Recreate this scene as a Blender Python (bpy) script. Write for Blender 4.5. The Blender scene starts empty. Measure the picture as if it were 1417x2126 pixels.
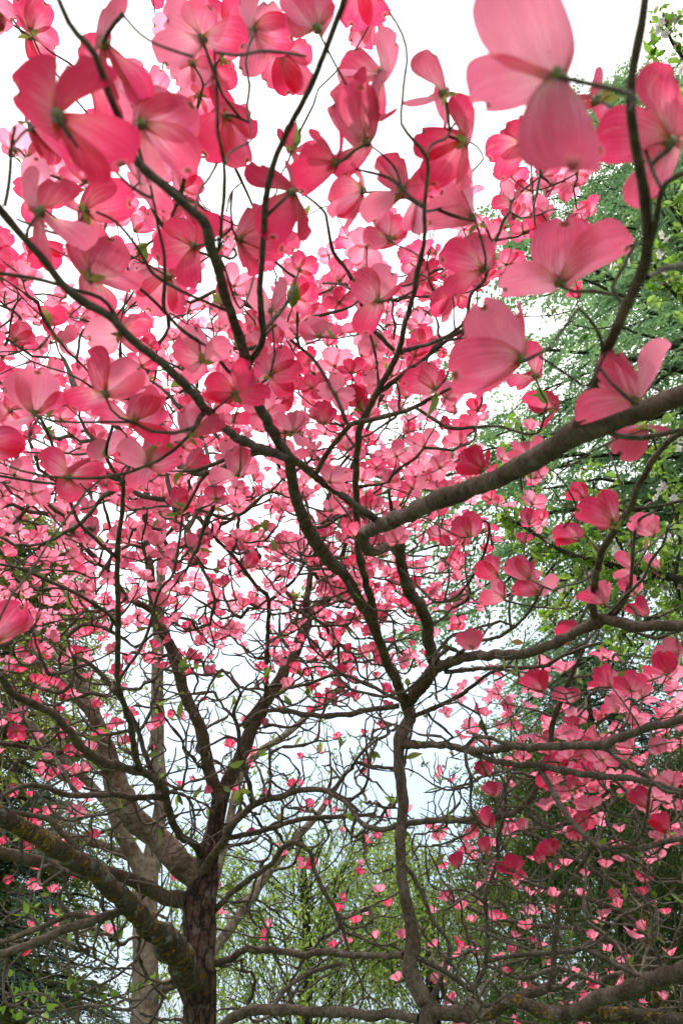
import bpy, math, random
import numpy as np
from mathutils import Vector

# ------------------------------------------------------------------ camera, sky, sun, exposure
SC = bpy.context.scene
COL = SC.collection
PITCH = math.radians(36.0)
CAM_Z = 1.45
FPX = 1417.0
CX, CY = 708.5, 1063.0
cam_data = bpy.data.cameras.new("camera")
cam_data.sensor_fit = 'VERTICAL'
cam_data.sensor_height = 36.0
cam_data.sensor_width = 24.0
cam_data.lens = 24.0
cam_data.clip_start = 0.01
cam_data.clip_end = 2000.0
cam_data.dof.use_dof = True
cam_data.dof.focus_distance = 2.0
cam_data.dof.aperture_fstop = 9.0
cam = bpy.data.objects.new("camera", cam_data)
COL.objects.link(cam)
cam.location = (0, 0, CAM_Z)
cam.rotation_euler = (math.pi / 2 + PITCH, 0, 0)
SC.camera = cam

SUN_EL, SUN_AZ = math.radians(52), math.radians(-35)      # azimuth from +Y towards +X
world = bpy.data.worlds.new("World")
SC.world = world
world.use_nodes = True
nt = world.node_tree
nt.nodes.clear()
out = nt.nodes.new('ShaderNodeOutputWorld')
sky = nt.nodes.new('ShaderNodeTexSky')
sky.sky_type = 'NISHITA'
sky.sun_disc = False
sky.sun_elevation = SUN_EL
sky.sun_rotation = SUN_AZ
sky.dust_density = 0.6
bg1 = nt.nodes.new('ShaderNodeBackground')
bg1.inputs['Strength'].default_value = 0.12
nt.links.new(sky.outputs[0], bg1.inputs[0])
bg2 = nt.nodes.new('ShaderNodeBackground')                # bright high cloud
bg2.inputs['Strength'].default_value = 1.55
tc = nt.nodes.new('ShaderNodeTexCoord')
sep = nt.nodes.new('ShaderNodeSeparateXYZ')
nt.links.new(tc.outputs['Generated'], sep.inputs[0])
ns = nt.nodes.new('ShaderNodeTexNoise')
ns.inputs['Scale'].default_value = 2.2
ns.inputs['Detail'].default_value = 5
nt.links.new(tc.outputs['Generated'], ns.inputs['Vector'])
mr = nt.nodes.new('ShaderNodeMapRange')
mr.inputs[1].default_value = -0.05
mr.inputs[2].default_value = 0.62
mr.inputs[3].default_value = 0.85
mr.inputs[4].default_value = 1.0
nt.links.new(sep.outputs[2], mr.inputs[0])
m1 = nt.nodes.new('ShaderNodeMath'); m1.operation = 'MULTIPLY_ADD'
m1.inputs[1].default_value = 1.0; m1.inputs[2].default_value = -0.5
nt.links.new(ns.outputs[0], m1.inputs[0])
m2 = nt.nodes.new('ShaderNodeMath'); m2.operation = 'ADD'; m2.use_clamp = True
nt.links.new(mr.outputs[0], m2.inputs[0]); nt.links.new(m1.outputs[0], m2.inputs[1])
cr = nt.nodes.new('ShaderNodeValToRGB')                     # low cloud is thinner and bluer than the cloud overhead
cr.color_ramp.elements[0].position = 0.0
cr.color_ramp.elements[0].color = (0.27, 0.37, 0.48, 1)
em = cr.color_ramp.elements.new(0.42)
em.color = (0.47, 0.55, 0.61, 1)
cr.color_ramp.elements[-1].position = 0.72
cr.color_ramp.elements[-1].color = (1.0, 0.985, 0.97, 1)
nt.links.new(sep.outputs[2], cr.inputs[0])
nt.links.new(cr.outputs[0], bg2.inputs['Color'])
mix = nt.nodes.new('ShaderNodeMixShader')
nt.links.new(m2.outputs[0], mix.inputs[0])
nt.links.new(bg1.outputs[0], mix.inputs[1]); nt.links.new(bg2.outputs[0], mix.inputs[2])
nt.links.new(mix.outputs[0], out.inputs[0])

sl = bpy.data.lights.new("sun", 'SUN')
sl.energy = 2.4
sl.angle = math.radians(5)
sl.color = (1.0, 0.95, 0.88)
so = bpy.data.objects.new("sun", sl)
COL.objects.link(so)
sd = Vector((math.sin(SUN_AZ) * math.cos(SUN_EL), math.cos(SUN_AZ) * math.cos(SUN_EL), math.sin(SUN_EL)))
so.rotation_euler = (-sd).to_track_quat('-Z', 'Y').to_euler()
so.location = (0, 0, 30)

SC.view_settings.view_transform = 'Standard'
SC.view_settings.look = 'None'
SC.view_settings.exposure = 0.68
SC.view_settings.gamma = 1.0
SC.view_settings.use_curve_mapping = False

rng = np.random.default_rng(11)
CAMP = np.array([0.0, 0.0, CAM_Z])
FWD = np.array([0.0, math.cos(PITCH), math.sin(PITCH)])
UPV = np.array([0.0, -math.sin(PITCH), math.cos(PITCH)])
RGT = np.array([1.0, 0.0, 0.0])
ZUP = np.array([0.0, 0.0, 1.0])


def P(px, py, d):
    return CAMP + d * (FWD + (px - CX) / FPX * RGT + (CY - py) / FPX * UPV)


def proj(p):
    q = np.asarray(p) - CAMP
    d = q @ FWD
    return CX + FPX * (q @ RGT) / d, CY - FPX * (q @ UPV) / d, d


def nrm(v):
    v = np.asarray(v, float)
    return v / (np.linalg.norm(v, axis=-1, keepdims=True) + 1e-12)


# ------------------------------------------------------------------ materials
def new_mat(name):
    m = bpy.data.materials.new(name)
    m.use_nodes = True
    n = m.node_tree
    n.nodes.clear()
    o = n.nodes.new('ShaderNodeOutputMaterial')
    return m, n, o


def N(n, t, **kw):
    x = n.nodes.new(t)
    for k, v in kw.items():
        if k.startswith('i_'):
            x.inputs[k[2:].replace('_', ' ')].default_value = v
        else:
            setattr(x, k, v)
    return x


def ramp(n, stops, interp='LINEAR'):
    r = n.nodes.new('ShaderNodeValToRGB')
    r.color_ramp.interpolation = interp
    el = r.color_ramp.elements
    while len(el) < len(stops):
        el.new(0.5)
    for e, (p, c) in zip(el, stops):
        e.position = p
        e.color = (*c, 1)
    return r


def mixc(n, a, b, fac, mode='MIX'):
    x = n.nodes.new('ShaderNodeMix')
    x.data_type = 'RGBA'
    x.blend_type = mode
    for sock, v in ((x.inputs[0], fac), (x.inputs[6], a), (x.inputs[7], b)):
        if hasattr(v, 'is_linked'):
            n.links.new(v, sock)
        elif isinstance(v, tuple):
            sock.default_value = (*v, 1)
        else:
            sock.default_value = v
    return x.outputs[2]


def mth(n, op, a, b=None, clamp=False):
    x = n.nodes.new('ShaderNodeMath')
    x.operation = op
    x.use_clamp = clamp
    for i, v in enumerate((a, b)):
        if v is None:
            continue
        if hasattr(v, 'is_linked'):
            n.links.new(v, x.inputs[i])
        else:
            x.inputs[i].default_value = v
    return x.outputs[0]


def mrange(n, v, a, b, c=0.0, d=1.0, smooth=False):
    x = n.nodes.new('ShaderNodeMapRange')
    if smooth:
        x.interpolation_type = 'SMOOTHSTEP'
    n.links.new(v, x.inputs[0])
    for i, k in enumerate((a, b, c, d)):
        x.inputs[i + 1].default_value = k
    return x.outputs[0]


def thin_shader(n, o, color, trans, rough=0.5, spec=0.3, bump=None, tcol=None):
    """leaf / petal: diffuse reflection plus light passing through"""
    p = N(n, 'ShaderNodeBsdfPrincipled')
    p.inputs['Roughness'].default_value = rough
    p.inputs['Specular IOR Level'].default_value = spec
    n.links.new(color, p.inputs['Base Color'])
    t = N(n, 'ShaderNodeBsdfTranslucent')
    n.links.new(tcol or color, t.inputs[0])
    if bump is not None:
        n.links.new(bump, p.inputs['Normal'])
    m = N(n, 'ShaderNodeMixShader')
    m.inputs[0].default_value = trans
    n.links.new(p.outputs[0], m.inputs[1])
    n.links.new(t.outputs[0], m.inputs[2])
    n.links.new(m.outputs[0], o.inputs[0])


def bract_material():
    m, n, o = new_mat("pink_bract")
    uv = N(n, 'ShaderNodeUVMap', uv_map='UVMap')
    s = N(n, 'ShaderNodeSeparateXYZ')
    n.links.new(uv.outputs[0], s.inputs[0])
    u, v = s.outputs[0], s.outputs[1]
    at = N(n, 'ShaderNodeAttribute', attribute_name='tint')
    tint = at.outputs['Fac']
    base = ramp(n, [(0.0, (0.16, 0.15, 0.02)), (0.06, (0.42, 0.38, 0.12)), (0.14, (0.86, 0.66, 0.56)), (0.26, (0.88, 0.44, 0.50)),
                    (0.46, (0.85, 0.20, 0.34)), (0.68, (0.82, 0.11, 0.25)), (1.0, (0.80, 0.075, 0.20))])
    n.links.new(v, base.inputs[0])
    # pale flush along the middle of the bract
    du = mth(n, 'ABSOLUTE', mth(n, 'SUBTRACT', u, 0.5))
    mid = mth(n, 'MULTIPLY', mrange(n, du, 0.0, 0.34, 1, 0, True), mrange(n, v, 0.1, 0.8, 1, 0, True))
    c = mixc(n, base.outputs[0], (0.92, 0.50, 0.60), mth(n, 'MULTIPLY', mid, 0.7))
    # veins: streaks that run from base to tip
    cmb = N(n, 'ShaderNodeCombineXYZ')
    n.links.new(mth(n, 'MULTIPLY', u, 26.0), cmb.inputs[0])
    n.links.new(mth(n, 'MULTIPLY', v, 1.1), cmb.inputs[1])
    n.links.new(mth(n, 'MULTIPLY', tint, 37.0), cmb.inputs[2])
    nz = N(n, 'ShaderNodeTexNoise', i_Scale=1.0, i_Detail=4.0, i_Roughness=0.65)
    n.links.new(cmb.outputs[0], nz.inputs['Vector'])
    streak = mrange(n, nz.outputs[0], 0.35, 0.65, 0, 1)
    c = mixc(n, c, mixc(n, c, (0.74, 0.22, 0.36), 1.0, 'MULTIPLY'), mth(n, 'MULTIPLY', streak, 0.95))
    c = mixc(n, c, (0.90, 0.58, 0.63), mth(n, 'MULTIPLY', mrange(n, nz.outputs[0], 0.58, 0.74, 0, 1), 0.65))
    # broad mottling
    nz2 = N(n, 'ShaderNodeTexNoise', i_Scale=2.3, i_Detail=2.0)
    cm2 = N(n, 'ShaderNodeCombineXYZ')
    n.links.new(u, cm2.inputs[0]); n.links.new(v, cm2.inputs[1]); n.links.new(mth(n, 'MULTIPLY', tint, 91.0), cm2.inputs[2])
    n.links.new(cm2.outputs[0], nz2.inputs['Vector'])
    c = mixc(n, c, (0.66, 0.03, 0.10), mth(n, 'MULTIPLY', mrange(n, nz2.outputs[0], 0.48, 0.72, 0, 1), 0.5))
    rim = mrange(n, du, 0.36, 0.5, 0, 1, True)
    c = mixc(n, c, (0.70, 0.045, 0.13), mth(n, 'MULTIPLY', rim, 0.45))
    # per flower depth of colour; the pale end also paints glare on far blossoms
    c = mixc(n, c, (0.75, 0.04, 0.125), mrange(n, tint, 0.5, 1.0, 0.0, 0.75))
    c = mixc(n, c, (0.96, 0.44, 0.57), mrange(n, tint, 0.55, 0.0, 0.0, 0.6))
    nz3 = N(n, 'ShaderNodeTexNoise', i_Scale=9.0, i_Detail=2.0)
    n.links.new(cm2.outputs[0], nz3.inputs['Vector'])
    c = mixc(n, c, (0.42, 0.10, 0.08), mth(n, 'MULTIPLY', mrange(n, nz3.outputs[0], 0.70, 0.76, 0, 1), 0.55))
    # notch: pale patch and brown scar
    nv = mth(n, 'MULTIPLY', mrange(n, v, 0.84, 0.92), mrange(n, du, 0.05, 0.20, 1, 0))
    c = mixc(n, c, (0.80, 0.42, 0.36), mth(n, 'MULTIPLY', nv, 0.5))
    nb = mth(n, 'MULTIPLY', mrange(n, v, 0.88, 0.94), mrange(n, du, 0.07, 0.16, 1, 0))
    c = mixc(n, c, (0.16, 0.03, 0.02), mth(n, 'MULTIPLY', nb, 0.9))
    bp = N(n, 'ShaderNodeBump', i_Strength=0.5, i_Distance=0.002)
    n.links.new(nz.outputs[0], bp.inputs['Height'])
    thin_shader(n, o, c, 0.82, 0.6, 0.12, bp.outputs[0])
    return m


def leaf_material(name, stops, trans=0.5, rough=0.45, spec=0.4, yellow=None):
    m, n, o = new_mat(name)
    at = N(n, 'ShaderNodeAttribute', attribute_name='tint')
    r = ramp(n, stops)
    n.links.new(at.outputs['Fac'], r.inputs[0])
    tcs = N(n, 'ShaderNodeTexCoord')
    nz = N(n, 'ShaderNodeTexNoise', i_Scale=60.0, i_Detail=2.0)
    n.links.new(tcs.outputs['Object'], nz.inputs['Vector'])
    c = mixc(n, r.outputs[0], mixc(n, r.outputs[0], (0.6, 0.7, 0.5), 1.0, 'MULTIPLY'), mth(n, 'MULTIPLY', nz.outputs[0], 0.6))
    thin_shader(n, o, c, trans, rough, spec)
    return m


def bark_material(name, dark, light, scale, bump, lichen=0.0, lichen_col=(0.42, 0.27, 0.03), grey=0.0, plates=False):
    m, n, o = new_mat(name)
    tcs = N(n, 'ShaderNodeTexCoord')
    uv = N(n, 'ShaderNodeUVMap', uv_map='UVMap')
    mp = N(n, 'ShaderNodeMapping')
    mp.inputs['Scale'].default_value = (1.0, 0.45, 1.0)
    n.links.new(tcs.outputs['Object'], mp.inputs['Vector'])
    n1 = N(n, 'ShaderNodeTexNoise', i_Scale=scale, i_Detail=8.0, i_Roughness=0.65)
    n.links.new(tcs.outputs['Object'], n1.inputs['Vector'])
    n2 = N(n, 'ShaderNodeTexNoise', i_Scale=scale * 0.18, i_Detail=4.0)
    n.links.new(tcs.outputs['Object'], n2.inputs['Vector'])
    r = ramp(n, [(0.30, dark), (0.55, tuple((a + b) / 2 for a, b in zip(dark, light))), (0.75, light)])
    n.links.new(n1.outputs[0], r.inputs[0])
    c = mixc(n, r.outputs[0], mixc(n, r.outputs[0], (0.55, 0.5, 0.46), 1.0, 'MULTIPLY'), mrange(n, n2.outputs[0], 0.4, 0.65))
    h = n1.outputs[0]
    if plates:
        mu = N(n, 'ShaderNodeMapping')
        mu.inputs['Scale'].default_value = (26.0, 11.0, 1.0)
        n.links.new(uv.outputs[0], mu.inputs['Vector'])
        wn = N(n, 'ShaderNodeTexNoise', i_Scale=3.0, i_Detail=3.0)
        n.links.new(mu.outputs[0], wn.inputs['Vector'])
        wm = N(n, 'ShaderNodeMix'); wm.data_type = 'RGBA'; wm.blend_type = 'ADD'; wm.inputs[0].default_value = 0.9
        n.links.new(mu.outputs[0], wm.inputs[6]); n.links.new(wn.outputs['Color'], wm.inputs[7])
        vo = N(n, 'ShaderNodeTexVoronoi', feature='DISTANCE_TO_EDGE', i_Scale=1.0)
        n.links.new(wm.outputs[2], vo.inputs['Vector'])
        crack = mrange(n, vo.outputs[0], 0.0, 0.16, 0, 1, True)
        c = mixc(n, mixc(n, c, (0.30, 0.25, 0.22), 1.0, 'MULTIPLY'), c, crack)
        h = mth(n, 'ADD', mth(n, 'MULTIPLY', crack, 0.9), mth(n, 'MULTIPLY', n1.outputs[0], 0.5))
    if grey > 0:
        n4 = N(n, 'ShaderNodeTexNoise', i_Scale=scale * 0.35, i_Detail=5.0, i_Roughness=0.7)
        n.links.new(tcs.outputs['Object'], n4.inputs['Vector'])
        c = mixc(n, c, (0.30, 0.29, 0.25), mth(n, 'MULTIPLY', mrange(n, n4.outputs[0], 0.54, 0.66), grey))
    if lichen > 0:
        n3 = N(n, 'ShaderNodeTexNoise', i_Scale=13.0, i_Detail=8.0, i_Roughness=0.78)
        n.links.new(tcs.outputs['Object'], n3.inputs['Vector'])
        lf = mrange(n, n3.outputs[0], 0.70 - 0.2 * lichen, 0.74 - 0.2 * lichen)
        n5 = N(n, 'ShaderNodeTexNoise', i_Scale=110.0, i_Detail=3.0)
        n.links.new(tcs.outputs['Object'], n5.inputs['Vector'])
        lf = mth(n, 'MULTIPLY', lf, mrange(n, n5.outputs[0], 0.42, 0.56))
        c = mixc(n, c, mixc(n, lichen_col, tuple(k * 0.45 for k in lichen_col), n1.outputs[0]), mth(n, 'MULTIPLY', lf, 0.9))
        h = mth(n, 'ADD', h, mth(n, 'MULTIPLY', lf, 0.6))
    p = N(n, 'ShaderNodeBsdfPrincipled')
    p.inputs['Roughness'].default_value = 0.85
    p.inputs['Specular IOR Level'].default_value = 0.25
    n.links.new(c, p.inputs['Base Color'])
    bp = N(n, 'ShaderNodeBump', i_Strength=bump, i_Distance=0.009)
    n.links.new(h, bp.inputs['Height'])
    n.links.new(bp.outputs[0], p.inputs['Normal'])
    n.links.new(p.outputs[0], o.inputs[0])
    return m


def plain_material(name, a, b, scale, rough=0.7, bump=0.3):
    m, n, o = new_mat(name)
    tcs = N(n, 'ShaderNodeTexCoord')
    nz = N(n, 'ShaderNodeTexNoise', i_Scale=scale, i_Detail=5.0)
    n.links.new(tcs.outputs['Object'], nz.inputs['Vector'])
    r = ramp(n, [(0.35, a), (0.65, b)])
    n.links.new(nz.outputs[0], r.inputs[0])
    p = N(n, 'ShaderNodeBsdfPrincipled')
    p.inputs['Roughness'].default_value = rough
    n.links.new(r.outputs[0], p.inputs['Base Color'])
    bp = N(n, 'ShaderNodeBump', i_Strength=bump, i_Distance=0.003)
    n.links.new(nz.outputs[0], bp.inputs['Height'])
    n.links.new(bp.outputs[0], p.inputs['Normal'])
    n.links.new(p.outputs[0], o.inputs[0])
    return m


M_BRACT = bract_material()
M_HEAD = plain_material("flower_head", (0.09, 0.075, 0.015), (0.26, 0.22, 0.05), 500, 0.6)
M_LEAF = leaf_material("young_leaf", [(0.0, (0.16, 0.26, 0.03)), (0.6, (0.28, 0.38, 0.07)), (0.85, (0.36, 0.32, 0.09)), (1.0, (0.33, 0.16, 0.08))], 0.5)
M_BARK_TRUNK = bark_material("bark_trunk", (0.050, 0.028, 0.018), (0.20, 0.125, 0.082), 45, 1.0, 0.14, grey=0.4, plates=True)
M_BARK_LIMB = bark_material("bark_limb", (0.058, 0.041, 0.028), (0.25, 0.192, 0.132), 75, 1.0, 0.22, grey=0.22)
M_BARK_LIT = bark_material("bark_lit_limb", (0.055, 0.036, 0.022), (0.38, 0.29, 0.20), 55, 1.0, 0.3, grey=0.6)  # light falling on this one limb is put into its paler bark colour
M_BARK_YOUNG = bark_material("bark_young", (0.052, 0.039, 0.028), (0.22, 0.172, 0.124), 120, 0.6, 0.03, grey=0.35)
M_BARK_MOSSY = bark_material("bark_mossy", (0.035, 0.026, 0.018), (0.17, 0.130, 0.09), 60, 1.0, 0.98, (0.46, 0.27, 0.03), grey=0.8)
M_BARK_TWIG = bark_material("bark_twig", (0.055, 0.042, 0.032), (0.25, 0.195, 0.145), 160, 0.3, 0.1, grey=0.3)
M_BARK_BG = bark_material("bark_background", (0.09, 0.06, 0.04), (0.40, 0.31, 0.22), 32, 1.0, 0.2, grey=0.4)
M_BARK_DARK = bark_material("bark_dark", (0.035, 0.028, 0.022), (0.10, 0.08, 0.06), 40, 0.6)


# ------------------------------------------------------------------ mesh building
class MB:
    def __init__(self):
        self.v, self.f, self.uv, self.t, self.m = [], [], [], [], []
        self.n = 0

    def add(self, v, f, uv=None, tint=0.5, mat=0):
        v = np.asarray(v, float).reshape(-1, 3)
        f = np.asarray(f, np.int64)
        self.v.append(v)
        self.f.append(f + self.n)
        self.uv.append(np.zeros((len(v), 2)) if uv is None else np.asarray(uv, float).reshape(-1, 2))
        self.t.append(np.broadcast_to(np.asarray(tint, float), (len(v),)).copy())
        self.m.append(np.full(len(f), mat, np.int32))
        self.n += len(v)

    def build(self, name, mats, parent=None, origin=(0, 0, 0), loc=(0, 0, 0), smooth=True):
        me = bpy.data.meshes.new(name)
        if self.n:
            v = np.concatenate(self.v) - np.asarray(origin, float)
            uv = np.concatenate(self.uv)
            t = np.concatenate(self.t)
            loops = np.concatenate([a.ravel() for a in self.f])
            tot = np.concatenate([np.full(len(a), a.shape[1], np.int32) for a in self.f])
            st = np.concatenate(([0], np.cumsum(tot)[:-1])).astype(np.int32)
            me.vertices.add(len(v)); me.vertices.foreach_set('co', v.astype(np.float32).ravel())
            me.loops.add(len(loops)); me.loops.foreach_set('vertex_index', loops.astype(np.int32))
            me.polygons.add(len(tot)); me.polygons.foreach_set('loop_start', st)
            me.polygons.foreach_set('loop_total', tot)
            me.polygons.foreach_set('material_index', np.concatenate(self.m))
            me.polygons.foreach_set('use_smooth', np.full(len(tot), smooth))
            l = me.uv_layers.new(name='UVMap')
            l.data.foreach_set('uv', uv[loops].astype(np.float32).ravel())
            a = me.attributes.new('tint', 'FLOAT', 'POINT')
            a.data.foreach_set('value', t.astype(np.float32))
            me.update(calc_edges=True)
            me.validate()
        for m in (mats if isinstance(mats, (list, tuple)) else [mats]):
            me.materials.append(m)
        o = bpy.data.objects.new(name, me)
        COL.objects.link(o)
        o.location = loc
        if parent is not None:
            o.parent = parent
        return o


def tag(o, label=None, cat=None, group=None, kind=None):
    for k, v in (('label', label), ('category', cat), ('group', group), ('kind', kind)):
        if v:
            o[k] = v
    return o


def thing(name, base, label, cat, group=None):
    o = bpy.data.objects.new(name, None)
    COL.objects.link(o)
    o.location = base
    o.empty_display_size = 0.2
    return tag(o, label, cat, group)


def catmull(pts, per):
    """pts: (n,k) -> smooth resample, `per` samples in each span"""
    p = np.asarray(pts, float)
    if len(p) < 3:
        t = np.linspace(0, 1, per * max(1, len(p) - 1) + 1)[:, None]
        return p[0] * (1 - t) + p[-1] * t
    q = np.vstack([2 * p[0] - p[1], p, 2 * p[-1] - p[-2]])
    res = []
    for i in range(len(p) - 1):
        a, b, c, d = q[i], q[i + 1], q[i + 2], q[i + 3]
        t = np.linspace(0, 1, per, endpoint=False)[:, None]
        res.append(0.5 * ((2 * b) + (-a + c) * t + (2 * a - 5 * b + 4 * c - d) * t ** 2 + (-a + 3 * b - 3 * c + d) * t ** 3))
    res.append(p[-1:])
    return np.vstack(res)


def tube(mb, pts, rad, sides=8, rough=0.0, tint=0.5, mat=0, cap=True):
    p = np.asarray(pts, float)
    n = len(p)
    rad = np.broadcast_to(np.asarray(rad, float), (n,))
    tan = nrm(np.gradient(p, axis=0))
    ref = np.array([0.31, 0.82, 0.48])
    if abs(tan[0] @ ref) > 0.9:
        ref = np.array([1.0, 0, 0])
    a = nrm(np.cross(tan[0], ref))
    A = np.zeros((n, 3))
    for i in range(n):
        a = a - tan[i] * (a @ tan[i])
        a = a / (np.linalg.norm(a) + 1e-12)
        A[i] = a
    B = np.cross(tan, A)
    th = np.linspace(0, 2 * math.pi, sides, endpoint=False)
    r = rad[:, None] * np.ones((1, sides))
    if rough > 0:
        g = rng.normal(size=(n, sides))
        g = (g + np.roll(g, 1, 1) + np.roll(g, -1, 1)) / 2
        for _ in range(2):
            g[1:-1] = (g[:-2] + 2 * g[1:-1] + g[2:]) / 3.6
        r = r * (1 + rough * g)
    v = p[:, None, :] + r[:, :, None] * (np.cos(th)[None, :, None] * A[:, None, :] + np.sin(th)[None, :, None] * B[:, None, :])
    seg = np.concatenate(([0], np.cumsum(np.linalg.norm(np.diff(p, axis=0), axis=1))))
    uu = np.repeat((np.minimum(th, 2 * math.pi - th) * float(rad.mean()))[None, :], n, 0)
    vv = np.repeat(seg[:, None], sides, 1)
    i = np.arange(n - 1)[:, None] * sides
    j = np.arange(sides)[None, :]
    k = (j + 1) % sides
    f = np.stack([i + j, i + k, i + sides + k, i + sides + j], -1).reshape(-1, 4)
    mb.add(v.reshape(-1, 3), f, np.stack([uu, vv], -1), tint, mat)
    if cap:
        mb.add(np.vstack([v[-1], p[-1] + tan[-1] * rad[-1] * 0.6]),
               np.array([[q, (q + 1) % sides, sides] for q in range(sides)]), None, tint, mat)


# ------------------------------------------------------------------ flowers
PV = [0, .08, .2, .36, .52, .68, .82, .92, 1.0]
PW = [.26, .46, .74, .93, 1.0, .99, .91, .74, .44]


def bract_sheet(L, Wd, t, s, n, nu, nv, rg, cup, curl, org):
    u = np.linspace(-1, 1, nu)[None, :]
    v = (np.linspace(0, 1, nv) ** 0.9)[:, None]
    hw = np.interp(v, PV, PW) * Wd / 2
    notch = rg.uniform(0.05, 0.13)
    sm = np.clip((v - 0.70) / 0.30, 0, 1)
    sm = sm * sm * (3 - 2 * sm)
    g = np.exp(-(u / 0.36) ** 2)
    x = u * hw
    y = L * (v - notch * g * sm - 0.05 * np.abs(u) ** 3 * v ** 3)
    ph = rg.uniform(0, 6.28)
    skew = rg.uniform(-0.06, 0.06) * L
    tw = rg.uniform(-0.2, 0.2)
    z = (cup * Wd * (x / (Wd / 2)) ** 2 + curl * L * v ** 2.0 + 0.07 * L * g * sm * rg.uniform(-0.4, 1.2)
         + 0.018 * L * np.sin(v * 7 + ph + 2.5 * u) * np.abs(u) + tw * x * v ** 2)
    x = x + skew * v ** 2
    z = z - 0.02 * L
    pt = org + x[..., None] * s + y[..., None] * t + z[..., None] * n
    uv = np.stack([np.repeat((u + 1) / 2, nv, 0), np.repeat(v, nu, 1)], -1)
    i = np.arange(nv - 1)[:, None] * nu
    j = np.arange(nu - 1)[None, :]
    f = np.stack([i + j, i + j + 1, i + nu + j + 1, i + nu + j], -1).reshape(-1, 4)
    return pt.reshape(-1, 3), f, uv.reshape(-1, 2)


def head_mesh(axis, org, r, rows, cols, rg):
    """bumpy little cushion of true flowers with its receptacle below"""
    ax = nrm(axis)
    a = nrm(np.cross(ax, [0.3, 0.5, 0.81]))
    b = np.cross(ax, a)
    th = np.linspace(0, math.pi, rows)[:, None]
    ph = np.linspace(0, 2 * math.pi, cols, endpoint=False)[None, :]
    rr = r * (1 + 0.22 * rg.normal(size=(rows, cols)))
    hz = np.cos(th) * np.where(np.cos(th) > 0, 0.9, 1.2)
    v = (org + (rr * np.sin(th) * np.cos(ph))[..., None] * a + (rr * np.sin(th) * np.sin(ph))[..., None] * b
         + (r * hz * np.ones_like(ph))[..., None] * ax + ax * r * 0.25)
    i = np.arange(rows - 1)[:, None] * cols
    j = np.arange(cols)[None, :]
    k = (j + 1) % cols
    f = np.stack([i + j, i + k, i + cols + k, i + cols + j], -1).reshape(-1, 4)
    return v.reshape(-1, 3), f


def leaf_sheet(base, tip, nvec, w, nu=3, nv=6, bend=0.12):
    d = np.asarray(tip, float) - base
    L = np.linalg.norm(d)
    t = d / L
    s = nrm(np.cross(t, nvec))
    n = np.cross(s, t)
    u = np.linspace(-1, 1, nu)[None, :]
    v = np.linspace(0, 1, nv)[:, None]
    hw = w / 2 * np.interp(v, [0, .12, .35, .6, .85, 1], [.06, .5, 1, .85, .35, .02])
    x = u * hw
    z = 0.35 * np.abs(x) + bend * L * np.sin(v * 3.0) + 0 * u
    p = base + x[..., None] * s + (v * L + 0 * u)[..., None] * t + z[..., None] * n
    i = np.arange(nv - 1)[:, None] * nu
    j = np.arange(nu - 1)[None, :]
    f = np.stack([i + j, i + j + 1, i + nu + j + 1, i + nu + j], -1).reshape(-1, 4)
    return p.reshape(-1, 3), f


class Flower:
    """bracts: list of (tipdir, sidevec, normal, L, W)"""
    def __init__(self, c, axis, bracts, rg, tint, hr=0.005):
        hr *= 0.72
        self.c, self.axis, self.bracts, self.rg, self.tint, self.hr = c, axis, bracts, rg, tint, hr
        self.d = proj(c)[2]

    def stuff(self, mb):
        for t, s, n, L, Wd, cup, curl in self.bracts:
            mb.add(*bract_sheet(L, Wd, t, s, n, 5, 7, self.rg, cup, curl, self.c), tint=np.clip(self.tint + 0.15 * self.rg.normal(), 0, 1))
        v, f = head_mesh(self.axis, self.c, self.hr, 4, 6, self.rg)
        mb.add(v, f, None, 0.5, 1)

    def parts(self, tree):
        base = np.array(tree.location)
        fine = self.d < 0.9
        mb = MB()
        v, f = head_mesh(self.axis, self.c, self.hr, 8 if fine else 6, 12 if fine else 8, self.rg)
        mb.add(v, f)
        fo = mb.build('flower', M_HEAD, tree, self.c, self.c - base)
        for t, s, n, L, Wd, cup, curl in self.bracts:
            mb = MB()
            nu, nv = (11, 14) if fine else (7, 9)
            mb.add(*bract_sheet(L, Wd, t, s, n, nu, nv, self.rg, cup, curl, self.c), tint=np.clip(self.tint + 0.2 * self.rg.normal(), 0, 1))
            mb.build('bract', M_BRACT, fo, self.c)
        if self.rg.random() < 0.45 and self.d > 0.45:
            for sg in (-1, 1):
                a = nrm(np.cross(self.axis, self.rg.normal(size=3)))
                bs = self.c - self.axis * 0.012
                L = self.rg.uniform(0.008, 0.017)
                mb = MB()
                p, f = leaf_sheet(bs, bs + L * nrm(a * sg + self.axis * self.rg.uniform(-.6, .5)), self.axis, L * 0.42)
                mb.add(p, f, None, self.rg.uniform(0.7, 1.0))
                mb.build('leaf', M_LEAF, fo, self.c)


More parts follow.
